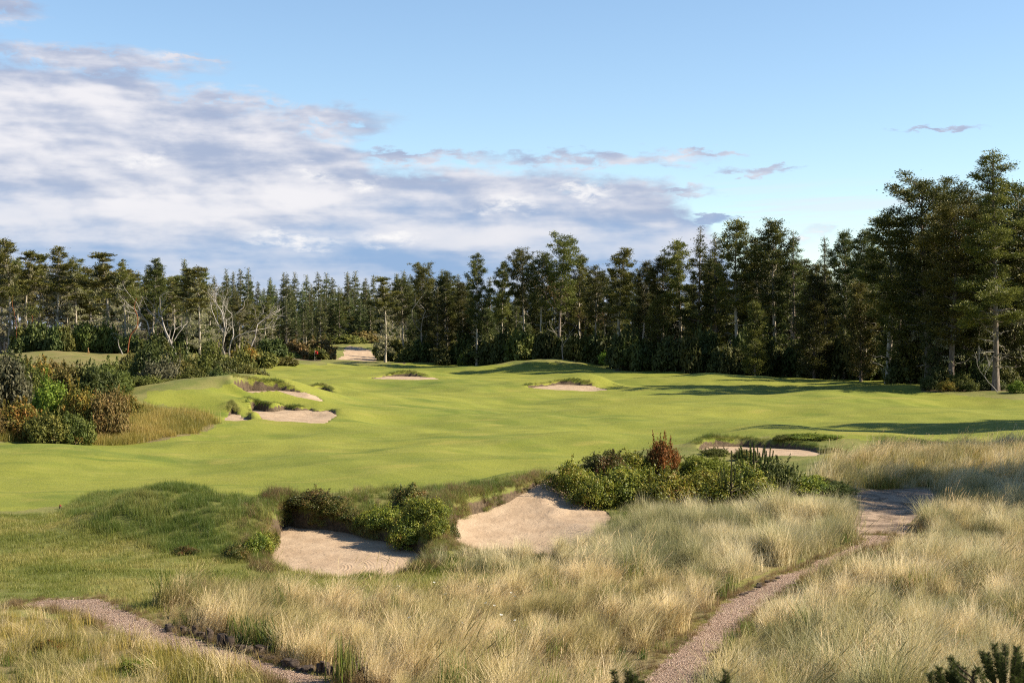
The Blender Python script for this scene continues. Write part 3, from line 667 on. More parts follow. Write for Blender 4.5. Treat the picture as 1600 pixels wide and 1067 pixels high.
marg = [tuft(20 + i, 64, 0.80, 0.10 + 0.05 * (i % 3), (0.34, 0.0), 0.012, 0.6, mat=M['marram_grey'], name='grey dune grass tuft') for i in range(5)]
marg += [tuft(30 + i, 190, 1.0, 0.10, (0.18, 0.0), 0.012, 0.95, mat=M['marram_grey'], name='grey dune grass tussock') for i in range(3)]
strw = [tuft(40 + i, 46, 0.42, 0.10, (0.15, 0.0), 0.010, 0.8, mat=M['straw'], name='straw tuft') for i in range(3)]
shortg = [tuft(60 + i, 70, 0.13, 0.16, (0.05, 0), 0.010, 0.8, mat=M['rough'], name='rough tuft') for i in range(4)]
lushg = [tuft(80 + i, 80, 0.36, 0.14, (0.12, 0), 0.010, 0.6, mat=M['lush'], name='long grass tuft') for i in range(4)]
def seed_tuft(seed, n, h, mat):
    rng = np.random.default_rng(seed); a = Acc()
    for k in range(n):
        b = rng.normal(0, 0.12, 2); d = np.array([0.30 + rng.normal(0, 0.15), rng.normal(0, 0.15)]) * h; f = np.linspace(0, 1, 6)[:, None]; hh = h * rng.uniform(0.7, 1.1)
        P = np.column_stack([b + d * f ** 2, hh * (f - 0.10 * f ** 3)]); a.tube(P, 0.0020, 3, 0.8)
        e = P[-1] - P[-2]; a.tube([P[-1] - e * 0.15, P[-1] + e * 0.25, P[-1] + e * 0.7, P[-1] + e * 1.0], [0.002, 0.0065, 0.005, 0.001], 5, 0.75)
    return a.mesh('seed stalks', mat)
seeds = [seed_tuft(140 + i, 9, 1.0, M['marram']) for i in range(3)]
weeds = [tuft(150 + i, 60, 0.5, 0.08, (0.02, 0), 0.022, 0.35, mat=M['lush'], name='green weed') for i in range(2)]
fesc = [tuft(100 + i, 60, 0.62, 0.22, (0.12, 0), 0.018, 0.45, mat=M['fescue'], name='fescue tuft') for i in range(4)]
# ---- where each grass grows
def clumpy(p, f=0.45): return p[fbm(p[:, 0] * 0.9, p[:, 1] * 0.9, 41, 2) + 0.5 + rs.normal(0, 0.15, len(p)) > f]
pH = clumpy(off_paths(sample(Z_H, 12), 0.30)); pE = clumpy(off_paths(sample(Z_E, 13), 0.2), 0.4); pG = clumpy(off_paths(sample(Z_G, 11), 0.50)); pF = clumpy(off_paths(sample(Z_F, 7), 0.15), 0.42)
gp = np.minimum.reduce([sdist(pG[:, 0], pG[:, 1], np.asarray(q)) for q in PATHS]); pG = pG[(pG[:, 1] < 38) | (gp > 1.25)]
pG = pG[(pG[:, 1] > 9) & (pG[:, 0] < pG[:, 1] * 0.42 + 1.5)]
spread_out('dune_grass', 'dense windblown straw-coloured dune grass filling the bank between the two chip paths', pH, mar, 0.55, 0.95, turn=1.4)
spread_out('dune_grass', 'tall grey-green dune grass in front of the dark shrub mass', pE, marg, 0.75, 1.15, turn=2.0)
spread_out('dune_grass', 'dense pale dune grass filling the slope beyond the narrow path', pG, [mar[0], marg[0], marg[1], mar[2], marg[3], mar[5], marg[5], marg[6], mar[6]], 0.65, 1.1, turn=1.6)
spread_out('dune_grass', 'pale dune grass strip beyond the sandy clearing', pF, [mar[1], mar[3], marg[2], fesc[0]], 0.75, 1.25, turn=1.8)
stw = np.vstack([off_paths(sample(Z_H, 3), 0.0), off_paths(sample(Z_G, 2.2), 0.2), off_paths(sample(Z_E, 2.0), 0.0)])
stw = stw[(stw[:, 1] > 9) & (stw[:, 0] < stw[:, 1] * 0.42 + 1.5)]
spread_out('dead_grass', 'brown dead undergrass at the foot of the dune grass', stw, strw, 0.7, 1.2)
sdp = np.vstack([off_paths(sample(Z_H, 1.6), 0.1), off_paths(sample(Z_G, 1.6), 0.1), off_paths(sample(Z_F, 1.2), 0.1)]); sdp = sdp[(sdp[:, 1] > 9) & (sdp[:, 0] < sdp[:, 1] * 0.42 + 1.5)]
gw = np.vstack([off_paths(sample(Z_H, 1.5), 0.1), off_paths(sample(Z_E, 1.0), 0.1), off_paths(sample(Z_G, 1.3), 0.1)]); gw = gw[(gw[:, 1] > 9) & (gw[:, 0] < gw[:, 1] * 0.42 + 1.5)]; gw = gw[fbm(gw[:, 0] * 0.5, gw[:, 1] * 0.5, 71, 2) > 0.0]
spread_out('green_weeds', 'green weeds and fresh blades showing through the dune grass', gw, [weeds[0], weeds[1], lushg[1]], 0.8, 1.5)
spread_out('seed_grass', 'tall thin seed heads nodding above the dune grass', sdp, seeds + [weeds[0]], 0.6, 1.0, turn=1.5)
edgep = []
for P in PATHS:
    P = np.asarray(P); n = 1500; j = rs.integers(0, len(P), n); t_ = rs.uniform(0, 1, n)[:, None]; p = P[j] * (1 - t_) + P[(j + 1) % len(P)] * t_ + rs.normal(0, 0.10, (n, 2)); edgep.append(np.column_stack([p, H0(p[:, 0], p[:, 1])]))
spread_out('path_edge_grass', 'short straw and green tufts creeping over the path edges', np.vstack(edgep), [strw[0], strw[1], shortg[0], shortg[3], shortg[2]], 0.18, 0.5)
pR = off_paths(sample(Z_ROUGH, 17), 0.02); pLL = off_paths(sample(Z_LOWLEFT, 16), 0.02)
Z_STRIP = [(232, 962), (290, 915), (430, 888), (560, 892), (680, 890), (800, 880), (880, 884), (970, 908), (880, 912), (700, 920), (560, 930), (420, 926), (310, 930), (245, 975)]
pR = np.vstack([pR, sample(Z_STRIP, 22)])
pR = pR[pR[:, 0] > -0.42 * pR[:, 1]]; pLL = pLL[pLL[:, 0] > -0.42 * pLL[:, 1]]
spread_out('rough_grass', 'short light green rough grass between the fairway and the chip path', pR, shortg, 0.7, 1.25)
spread_out('rough_grass', 'mixed green and tawny rough grass in the lower left corner', pLL, [shortg[0], fesc[1], shortg[2], mar[4], lushg[1]], 0.35, 0.75)
pM = sample(MOUND_L, 26); spread_out('long_grass', 'long dark green grass covering the mound beside the near bunker', pM, lushg + [lushg[0], shortg[0]], 0.45, 0.85)
pGo = sample(Z_GOLD, 7); pGo2 = sample(Z_GOLD2, 2.5); pGo2 = pGo2[pGo2[:, 0] > -0.42 * pGo2[:, 1]]
spread_out('golden_fescue', 'golden seeding fescue on the slope below the mixed shrubs', np.vstack([pGo, pGo2]), fesc, 0.7, 1.3)
Z_E2 = [(880, 842), (900, 815), (950, 800), (1040, 796), (1130, 794), (1230, 790), (1338, 786), (1338, 808), (1270, 803), (1190, 820), (1120, 836), (1040, 840), (950, 842)]
spread_out('long_grass', 'green grass between the dark shrub mass and the dune grass', off_paths(sample(Z_E2, 16), 0.05), lushg + [marg[1], marg[2], strw[1]], 0.45, 0.85)
# ridge between and behind the near bunkers
Z_RIDGE = [(430, 800), (440, 785), (560, 766), (690, 762), (790, 745), (850, 740), (866, 765), (800, 790), (720, 812), (700, 870), (660, 850), (560, 820), (450, 822)]
pRi = sample(Z_RIDGE, 20); spread_out('ridge_grass', 'grass and dry tufts along the rim of the two near bunkers', pRi, lushg + [strw[0], shortg[0]], 0.45, 0.95)
Z_FRONT = [(668, 884), (690, 868), (790, 872), (858, 876), (960, 900), (880, 896), (760, 898), (670, 894)]
pFr = sample(Z_FRONT, 26); spread_out('ridge_grass', 'blue-green grass fringe along the front of the hollowed bunker', pFr, [lushg[0], lushg[2], marg[0]], 0.5, 0.85)
rim = []
for b in BUNKERS[:2]:
    n = 3600; j = rs.integers(0, len(b.plan), n); t_ = rs.uniform(0, 1, n)[:, None]; p = b.plan[j] * (1 - t_) + b.plan[(j + 1) % len(b.plan)] * t_
    d = (p - b.c) / np.linalg.norm(p - b.c, axis=1)[:, None]; o_ = rs.uniform(-0.26, 0.75, n); p = p + d * o_[:, None]
    ok = ((H0(p[:, 0], p[:, 1]) - b.floor(p[:, 0], p[:, 1])) > 0.12) & ((fbm(p[:, 0] * 1.2, p[:, 1] * 1.2, 61, 2) > -0.12) | (o_ > 0.05)); p = p[ok]; rim.append(np.column_stack([p, H(p[:, 0], p[:, 1])]))
rim = np.vstack(rim); spread_out('rim_grass', 'dry and green grass hanging over the walls of the two near bunkers', rim, [strw[0], shortg[0], strw[2], shortg[1], lushg[2], shortg[3]], 0.35, 0.85, 0.35)
# turf fringe round every other bunker rim
fr = []
for k, b in enumerate(BUNKERS[2:]):
    n = int(len(b.plan) * 9); j = rs.integers(0, len(b.plan), n); t_ = rs.uniform(0, 1, n)
    p = b.plan[j] * (1 - t_[:, None]) + b.plan[(j + 1) % len(b.plan)] * t_[:, None]
    d = (p - b.c) / np.linalg.norm(p - b.c, axis=1)[:, None]; p = p + d * rs.uniform(0.0, 0.55, n)[:, None]
    back = ((H0(p[:, 0], p[:, 1]) - b.floor(p[:, 0], p[:, 1])) > 0.22) & (p[:, 1] > b.c[1] - 0.6)
    p = p[back]; fr.append(np.column_stack([p, H(p[:, 0], p[:, 1])]))
fr = np.vstack(fr); spread_out('rim_grass', 'rank turf fringe hanging over the rims of the far bunkers', fr, [lushg[0], shortg[3], shortg[2], shortg[1]], 0.4, 0.85)

# ------------------------------------------------------------------ conifers
def conifer(seed, Hh, crown0, prof, nb, up, nleaf, leafL, leafW, sig=0.34, gap=0.12, dead=14, lichen=0, bend=0.02, bark='bark', needles='needle_dark', r0=0.0125, flat=0.5, deadlen=0.09, rise=0.25):
    rng = np.random.default_rng(seed); ns = 12
    s = np.linspace(0, 1, ns); ph = rng.uniform(0, 6.28, 2)
    P = np.column_stack([bend * Hh * np.sin(s * 3.1 + ph[0]) * s, bend * Hh * np.sin(s * 2.6 + ph[1]) * s, s * Hh])
    rad = Hh * r0 * (1 - s) ** 0.8 + 0.025; rad[0] *= 1.35
    tr = Acc(); tr.tube(np.vstack([P[0] - [0, 0, 0.5], P]), np.concatenate([[rad[0] * 1.2], rad]), 8)
    def axis(z): return np.array([np.interp(z, P[:, 2], P[:, 0]), np.interp(z, P[:, 2], P[:, 1]), z])
    cr = Acc(); br = []
    for i in range(nb):
        t = min(1, (i + rng.uniform(0, 1)) / nb); L = prof(t) * Hh * rng.uniform(0.55, 1.15)
        if rng.random() < gap: L *= 0.35
        br.append((t, i * 2.4 + rng.uniform(-0.6, 0.6), max(L, 0.35)))
    tot = sum(b[2] ** 1.35 for b in br)
    for t, a, L in br:
        z0 = Hh * (crown0 + (1 - crown0) * t * 0.975); o = axis(z0); d = np.array([math.cos(a), math.sin(a)])
        e = up[0] + (up[1] - up[0]) * t + rng.normal(0, 0.12)
        f = np.linspace(0, 1, 5); r = f * L * math.cos(e); zz = f * L * math.sin(e) + rise * L * f ** 2.2
        pts = np.column_stack([o[0] + d[0] * r, o[1] + d[1] * r, o[2] + zz]); pts[1:3] += rng.normal(0, 0.05 * L, (2, 3))
        tr.tube(pts, np.linspace(0.035 + 0.012 * L, 0.012, 5), 4, cap=False)
        k = max(2, int(L * 2.1)); n = max(6, int(nleaf * L ** 1.35 / tot))
        fc = np.clip(rng.uniform(0.30, 1.05, k) ** 0.75, 0.25, 1.06); cen = np.column_stack([np.interp(fc, f, pts[:, q]) for q in range(3)])
        lat = rng.normal(0, 0.16 * L, k) * fc; cen[:, 0] -= d[1] * lat; cen[:, 1] += d[0] * lat; cen[:, 2] += rng.normal(0.05, 0.05 * L, k)
        pick = rng.integers(0, k, n); sg = sig * rng.uniform(0.7, 1.25, k)
        off = rng.normal(0, 1, (n, 3)) * sg[pick][:, None] * np.array([1, 1, flat])
        C = cen[pick] + off
        D = off * np.array([1, 1, 0.8]) + np.column_stack([np.full(n, d[0] * 0.25), np.full(n, d[1] * 0.25), rng.uniform(0.0, 0.55, n)]) + rng.normal(0, 0.15, (n, 3))
        N = rng.normal(0, 1, (n, 3)) * 0.7 + np.array([0, 0, 0.8])
        cr.leaves(C, D, N, leafL * rng.uniform(0.6, 1.3, n), leafW * rng.uniform(0.6, 1.3, n), np.clip(rng.normal(0.5, 0.24, n) + 0.12 * rng.normal(), 0, 1))
    db = Acc(); li = Acc()
    for i in range(dead):
        z0 = Hh * rng.uniform(0.10 if dead > 20 else 0.18, crown0 + 0.25); o = axis(z0); a = rng.uniform(0, 6.28); L = Hh * deadlen * rng.uniform(0.4, 1.2)
        e = rng.normal(0.05, 0.3); f = np.linspace(0, 1, 5)
        pts = o + np.column_stack([np.cos(a) * f * L * math.cos(e), np.sin(a) * f * L * math.cos(e), f * L * math.sin(e) + rng.normal(0, 0.12) * L * f ** 2]); pts[2:4] += rng.normal(0, 0.05 * L, (2, 3))
        db.tube(pts, np.linspace(0.02 + 0.012 * L, 0.008, 5), 4, cap=False)
        for q in range(2):
            ff = rng.uniform(0.35, 0.85); b0 = np.array([np.interp(ff, f, pts[:, c]) for c in range(3)]); a2 = a + rng.choice([-1, 1]) * rng.uniform(0.5, 1.1)
            b1 = b0 + np.array([math.cos(a2), math.sin(a2), rng.normal(0.1, 0.3)]) * L * 0.4
            db.tube([b0, (b0 + b1) / 2 + rng.normal(0, 0.03, 3), b1], [0.02, 0.014, 0.006], 3, cap=False)
        if lichen:
            n = int(lichen * rng.uniform(0.3, 1.3)); ff = rng.uniform(0.2, 1.0, n); C = np.column_stack([np.interp(ff, f, pts[:, c]) for c in range(3)]) + rng.normal(0, 0.13, (n, 3)); C[:, 2] -= rng.uniform(0, 0.35, n)
            D = np.column_stack([rng.normal(0, 0.3, n), rng.normal(0, 0.3, n), -np.ones(n)])
            li.leaves(C, D, rng.normal(0, 1, (n, 3)), 0.40 * rng.uniform(0.5, 1.3, n), 0.11 * rng.uniform(0.6, 1.4, n), rng.uniform(0, 1, n))
    if lichen:                                    # a little hanging in the crown too
        for t, a, L in br[::2]:
            n = int(lichen * 0.35); o = axis(Hh * (crown0 + (1 - crown0) * t * 0.95)); ff = rng.uniform(0.3, 0.95, n)
            C = o + np.column_stack([np.cos(a) * ff * L, np.sin(a) * ff * L, ff * L * math.sin(up[0]) - rng.uniform(0, 0.5, n)]) + rng.normal(0, 0.2, (n, 3))
            li.leaves(C, np.column_stack([rng.normal(0, 0.3, n), rng.normal(0, 0.3, n), -np.ones(n)]), rng.normal(0, 1, (n, 3)), 0.36, 0.10, rng.uniform(0, 1, n))
    parts = [('trunk', tr.mesh('trunk', M[bark])), ('crown', cr.mesh('crown', M[needles], False))]
    if db.v: parts.append(('dead_limb', db.mesh('dead limbs', M['snag' if lichen else bark])))
    if li.v: parts.append(('lichen', li.mesh('lichen', M['lichen'], False)))
    return Hh, parts
def p_round(w): return lambda t: w * (0.55 + 0.45 * math.sin(t * 2.6)) * (1 - t) ** 0.45
def p_cone(w): return lambda t: w * (1 - t) ** 0.85 + 0.004
def p_layer(w): return lambda t: w * (1 - 0.72 * t) * (0.75 + 0.35 * math.sin(t * 17)) * (1 if t < 0.93 else 0.6)
def p_umb(w): return lambda t: w * (0.45 + 0.75 * t) * (1 - t ** 6) ** 0.6
VAR = {
    'pine': [conifer(200 + i, 25, 0.32 + 0.09 * (i % 3), p_round(0.19 + 0.03 * (i % 3)), 84, (0.1, 0.75), 20000, 0.36, 0.13, 0.38, 0.15, 18, 5, 0.02, bark='bark_pale', needles='needle_dark') for i in range(5)],
    'olive': [conifer(230 + i, 25, 0.40, p_round(0.19), 78, (0.05, 0.7), 18000, 0.36, 0.13, 0.40, 0.2, 24, 8, 0.025, bark='bark_pale', needles='needle_olive') for i in range(4)],
    'cone': [conifer(250 + i, 25, 0.16, p_cone(0.20 - 0.02 * i), 96, (-0.05, 0.5), 17000, 0.36, 0.12, 0.32, 0.1, 10, 0, 0.008, needles='needle_dark') for i in range(3)],
    'umb': [conifer(270 + i, 24, 0.42, p_umb(0.21), 64, (0.25, 0.75), 17000, 0.38, 0.13, 0.44, 0.15, 18, 6, 0.03, needles='needle_olive') for i in range(3)],
    'lichen': [conifer(290 + i, 21, 0.50 + 0.05 * (i % 3), p_layer(0.21), 54, (-0.12, 0.4), 8000, 0.42, 0.14, 0.36, 0.26, 64, 64, 0.03, 'bark_pale', 'needle_olive', 0.012, 0.35, 0.15) for i in range(5)],
    'spruce': [conifer(310 + i, 24, 0.28, p_cone(0.15), 70, (-0.1, 0.45), 7500, 0.48, 0.17, 0.36, 0.12, 22, 14, 0.01, 'bark_pale', 'needle_spruce', 0.010) for i in range(4)],
    'bushy': [conifer(330 + i, 18, 0.03, p_round(0.30), 120, (0.25, 0.9), 22000, 0.40, 0.13, 0.42, 0.05, 0, 0, 0.01, needles=('needle_dark', 'needle_olive', 'needle_spruce')[i]) for i in range(3)],
    'hero': [conifer(351, 30, 0.26, p_layer(0.185), 96, (0.05, 0.55), 40000, 0.30, 0.095, 0.38, 0.16, 34, 10, 0.012, needles='needle_olive', rise=0.18, r0=0.011)],
    'broad': [conifer(352 + i, 25, 0.24, p_umb(0.20), 92, (0.1, 0.75), 38000, 0.30, 0.10, 0.42, 0.14, 34, 12, 0.03, needles=('needle_dark', 'needle_olive')[i], r0=0.012) for i in range(2)],
}
rt = random.Random(5)
def tree_parts(e, parts):
    dl = None
    for nm, me in parts:
        o = obj(nm, me, dl if nm == 'lichen' and dl else e)
        if nm == 'dead_limb': dl = o
        if nm != 'trunk': o['kind'] = 'stuff'
ORD = 'first second third fourth fifth sixth seventh eighth ninth tenth eleventh twelfth thirteenth fourteenth fifteenth sixteenth seventeenth eighteenth nineteenth twentieth'.split()
ORD += ['twenty-' + q for q in ORD[:9]] + ['thirtieth'] + ['thirty-' + q for q in ORD[:9]] + ['fortieth'] + ['forty-' + q for q in ORD[:9]] + ['fiftieth'] + ['fifty-' + q for q in ORD[:9]] + ['sixtieth'] + ['sixty-' + q for q in ORD[:9]]
def tree(kind, px, D, top_py, label, group=None, name='pine_tree', v=None, wide=1.0, lean=0.0, xoff=0.0):
    x, y = at(px, D); z = h1(x, y); Hn, parts = VAR[kind][rt.randrange(len(VAR[kind])) if v is None else v % len(VAR[kind])]
    hh = (CZ - D * (top_py - PY) / F) - z; sc = hh / Hn
    e = empty(name, (x, y, z - 0.05), rt.uniform(0, 6.28), (sc * wide, sc * wide, sc))
    e.rotation_euler = Euler((0, lean, 0)).to_matrix().to_4x4().to_euler() if lean else e.rotation_euler
    if lean: e.rotation_euler[2] = 0
    tree_parts(e, parts)
    return tag(e, label, 'tree', group)
# -- nearest trees, by the fairway on the east side
NEAR = 'tall pines nearest the fairway'
tree('hero', 1556, 164, 231, 'tallest layered pine of all, standing clear above its neighbours', NEAR, v=0, wide=1.18)
tree('broad', 1486, 170, 330, 'broad shaggy pine with dark forked trunks at the fairway corner', NEAR, v=1, wide=1.35)
tree('broad', 1450, 178, 284, 'flat-topped dark pine rising behind the shaggy fairway-corner pine', NEAR, v=0, wide=1.3)
tree('broad', 1502, 184, 300, 'dark pine squeezed between the tallest pine and the flat-topped pine', NEAR, v=0, wide=1.25)
tree('pine', 1530, 172, 430, 'lower pine with a pale bare trunk under the tallest pine', NEAR, v=1)
tree('olive', 1612, 168, 305, 'olive pine cut by the picture edge beside the tallest pine', NEAR, v=0, wide=1.4)
tree('pine', 1590, 178, 290, 'dark pine top just behind the tallest pine', NEAR, v=2, wide=1.35)
tree('olive', 1388, 190, 334, 'open olive-green pine at the near end of the dark wood', NEAR, v=1, wide=1.35)
tree('bushy', 1425, 186, 395, 'dense dark pine foliage reaching down beside the open olive pine', NEAR, v=1)
tree('bushy', 1272, 214, 432, 'broad dark conifer clothed to the ground in front of the pine wall', v=0, wide=1.05)
tree('bushy', 1345, 204, 440, 'low dark conifer filling the wood edge beside the broad dark one', v=1, wide=1.0)
tree('bushy', 1180, 222, 470, 'young green conifer clothed to the ground below the tall wood-edge pines', v=1, wide=0.9)
EDGE = 'pines along the far edge of the fairway'
edge = [('pine', 1352, 208, 362, 'rounded dark pine just left of the open olive pine'), ('pine', 1318, 214, 364, 'dark pine with a twin rounded top above the low conifer'), ('cone', 1290, 222, 368, 'dark pine with a slanting crown behind the broad ground-clothed conifer'),
        ('cone', 1241, 234, 358, 'pointed conical pine beside the tall pair on the wood edge'), ('pine', 1212, 236, 346, 'tall slim pine between the conical pine and the open-topped pine'), ('olive', 1152, 238, 341, 'tallest open-topped pine on the far wood edge with a long bare trunk'),
        ('pine', 1184, 244, 372, 'dark pine filling the gap beside the open-topped pine'), ('cone', 1118, 244, 362, 'dark pine with a notched top beside the open-topped pine'), ('cone', 1093, 246, 352, 'narrow spire pine standing out above the wood edge'), ('olive', 1064, 250, 374, 'olive pine with pale paired trunks on the wood edge'),
        ('pine', 1034, 254, 402, 'short dark pine filling in beside the paired-trunk pine'), ('olive', 965, 250, 386, 'rounded pine with leaning pale trunks standing forward at the fairway edge'), ('pine', 1002, 262, 410, 'slim dark pine tucked behind the leaning-trunk pine'), ('pine', 930, 264, 415, 'dark pine in the dip between the two rounded pines'),
        ('umb', 874, 272, 380, 'wide flat-crowned pine above the grassy knoll'), ('pine', 845, 276, 396, 'dark pine supporting the shoulder of the flat-crowned pine'), ('olive', 906, 276, 398, 'olive pine on the far shoulder of the flat-crowned pine'), ('pine', 819, 280, 390, 'slender pine with a bulbous top beside the flat-crowned pine'),
        ('olive', 786, 284, 408, 'ragged light green pine between two dark pines'), ('pine', 745, 282, 395, 'big dark pyramidal pine with layered boughs'), ('pine', 722, 292, 440, 'lower dark pine at the foot of the pyramidal pine'), ('pine', 697, 296, 424, 'small-headed pine at the end of the dark wood'), ('umb', 662, 302, 421, 'bushy-headed pine by the sand blowout'), ('lichen', 602, 318, 432, 'bare-poled lichen-hung spruce rising over the sand blowout'), ('pine', 630, 330, 436, 'dark pine just beyond the sand blowout')]
for q in edge: tree(q[0], q[1], q[2], q[3], q[4], EDGE, wide=rt.uniform(0.80, 1.12), lean=(0.05 if 'leaning' in q[4] else 0.0))
def fill(kinds, n, px0, px1, d0, d1, top0, top1, label, group, name='pine_tree', seed=1):
    r = random.Random(seed); out = []
    for k in range(n):
        px = px0 + (px1 - px0) * (k + r.random()) / n; D = r.uniform(d0, d1)
        if 505 < px < 612 and D < 392: D = r.uniform(394, 410)
        f = (px - px0) / (px1 - px0); base = top0 + (top1 - top0) * f
        tree(r.choice(kinds), px, D, base + r.gauss(0, 9) + r.choice((0, 0, 8, 22)), '%s from the left: %s' % (ORD[k], label), group, name, wide=r.uniform(0.85, 1.15))
fill(['pine', 'cone', 'olive'], 26, 640, 1080, 285, 330, 452, 428, 'dark pine in the depth of the wood behind the knoll', 'pines deep in the wood behind the knoll', seed=2)
fill(['pine', 'cone', 'olive'], 26, 1080, 1420, 240, 285, 416, 410, 'dark pine in the depth of the wood behind the fairway edge', 'pines deep in the wood behind the fairway edge', seed=3)
fill(['pine', 'cone'], 12, 1400, 1680, 195, 230, 388, 365, 'dark pine behind the tall pines nearest the fairway', 'pines behind the tallest pine', seed=4)
fill(['bushy'], 22, 640, 1000, 290, 325, 478, 470, 'dense young conifer in the understorey of the wood behind the knoll', 'understorey conifers behind the knoll', seed=12)
fill(['bushy'], 18, 1000, 1420, 245, 275, 465, 455, 'dense young conifer in the understorey along the fairway wood', 'understorey conifers along the fairway wood', seed=13)
fill(['bushy'], 8, 1400, 1700, 190, 205, 455, 440, 'dense young conifer behind the nearest pines', 'understorey conifers behind the nearest pines', seed=14)
fill(['bushy', 'spruce'], 16, -60, 340, 335, 360, 490, 490, 'dense young conifer in the understorey of the seaward stand', 'understorey conifers of the seaward stand', seed=15)
fill(['pine', 'cone', 'bushy'], 30, 640, 1640, 335, 380, 462, 440, 'dark conifer far back behind the pine wood', 'conifers far back in the pine wood', seed=16)
for k, q in enumerate(((1430, 188, 480), (1466, 174, 478), (1510, 173, 470), (1540, 180, 470), (1585, 176, 450), (1615, 172, 470))): tree('bushy', q[0], q[1], q[2], ORD[k] + ' from the left: dark young conifer behind the trunks of the nearest pines', 'young conifers behind the nearest trunks')
# -- wood on the seaward side
LS = 'lichen-hung spruces of the seaward stand'
left = [('lichen', 14, 292, 372, 'tall ragged spruce at the picture edge of the seaward stand'), ('lichen', 42, 300, 392, 'lichen-hung spruce with a thin crown next to the edge spruce'), ('lichen', 62, 305, 396, 'spruce with a drooping top in the seaward stand'), ('lichen', 88, 294, 384, 'wide-topped lichen spruce with pale upswept boughs'),
        ('lichen', 118, 302, 402, 'broken-topped lichen spruce in the middle of the seaward stand'), ('olive', 104, 310, 412, 'green-crowned pine among the grey lichen trunks'), ('lichen', 167, 292, 394, 'large spreading crown on a stout trunk in the seaward stand'), ('lichen', 196, 286, 404, 'lichen spruce with a clean straight lit trunk'),
        ('pine', 240, 290, 403, 'dark round-headed pine behind the bleached snags'), ('lichen', 292, 284, 418, 'lichen spruce leaning beside the bleached snags'), ('lichen', 272, 300, 432, 'short lichen-hung spruce among the snags'), ('lichen', 312, 282, 415, 'thin dying spruce with a bare flagged top'), ('lichen', 140, 310, 416, 'slim lichen spruce behind the spreading crown')]
for q in left: tree(q[0], q[1], q[2], q[3], q[4], LS, 'spruce_tree', wide=1.45 if 'spreading' in q[4] else rt.uniform(0.9, 1.2))
fill(['lichen', 'lichen', 'lichen', 'lichen', 'olive'], 36, -60, 330, 306, 350, 398, 428, 'lichen-grey spruce standing back in the seaward stand', 'spruces at the back of the seaward stand', 'spruce_tree', 6)
fill(['lichen', 'spruce', 'spruce'], 30, 330, 640, 330, 385, 462, 462, 'bare-poled spruce at the front of the far spruce wood', 'spruces fronting the far wood', 'spruce_tree', 7)
fill(['spruce', 'spruce', 'cone'], 44, 250, 720, 395, 450, 440, 440, 'slim spruce in the far spruce wood beyond the green', 'spruces of the far wood', 'spruce_tree', 8)
fill(['spruce'], 64, 150, 740, 470, 560, 424, 428, 'pointed spruce top on the skyline of the far wood', 'skyline spruces of the far wood', 'spruce_tree', 9)
# trees past the east edge of the view, whose shadows cross the fairway and the dune grass
for k, (x, y, hgt, kd) in enumerate([(50, 103, 21, 'broad'), (57, 108, 22, 'pine'), (56, 98, 19, 'pine'), (64, 104, 24, 'broad'), (70, 112, 24, 'olive'), (34, 55.0, 14, 'broad'), (37, 60.5, 16, 'broad'), (35, 58, 14, 'pine'), (43, 57, 18, 'pine'), (40, 64, 17, 'broad'), (50, 66, 20, 'pine'), (47, 84, 16, 'broad')]):
    Hn, parts = VAR[kd][k % len(VAR[kd])]; sc = hgt / Hn; e = empty('pine_tree', (x, y, h1(x, y)), k * 1.3, sc * 1.05 if kd != 'broad' else (sc * 1.25, sc * 1.25, sc))
    tree_parts(e, parts)
    tag(e, 'pine beyond the picture edge that throws its shadow across the fairway', 'tree', 'pines beyond the picture edge')

# ------------------------------------------------------------------ bleached snags, madrones, twiggy tree
def branching(acc, p, d, L, r, depth, rng, curve=0.25, n_child=(2, 3), tips=None, up=0.25):
    n = 7; P = [np.array(p, float)]; d = np.array(d, float)
    for k in range(n - 1):
        d = d + rng.normal(0, curve / 2.2, 3); d[2] += up * 0.12; d /= np.linalg.norm(d); P.append(P[-1] + d * L / (n - 1))
    acc.tube(P, np.linspace(r, r * (0.55 if depth else 0.15), n), 7 if r > 0.08 else 4)
    if tips is not None and depth <= 1: tips.append(P[-1])
    if depth:
        for c in range(rng.integers(*n_child, endpoint=True)):
            k = rng.integers(2, n) if c else n - 1; q = rng.normal(0, 1, 3); q -= q.dot(d) * d; q /= np.linalg.norm(q)
            nd = d * 0.8 + q * rng.uniform(0.4, 0.9); nd[2] = abs(nd[2]) * 0.8 + 0.15; nd /= np.linalg.norm(nd)
            branching(acc, P[k], nd, L * rng.uniform(0.5, 0.8), r * (0.55 if k < n - 1 else 0.6), depth - 1, rng, curve, n_child, tips, up)
def fitted(acc, hgt):                              # scale the tallest tip to the wanted height
    V_ = np.concatenate(acc.v); s = hgt / V_[:, 2].max(); acc.v = [v * s for v in acc.v]
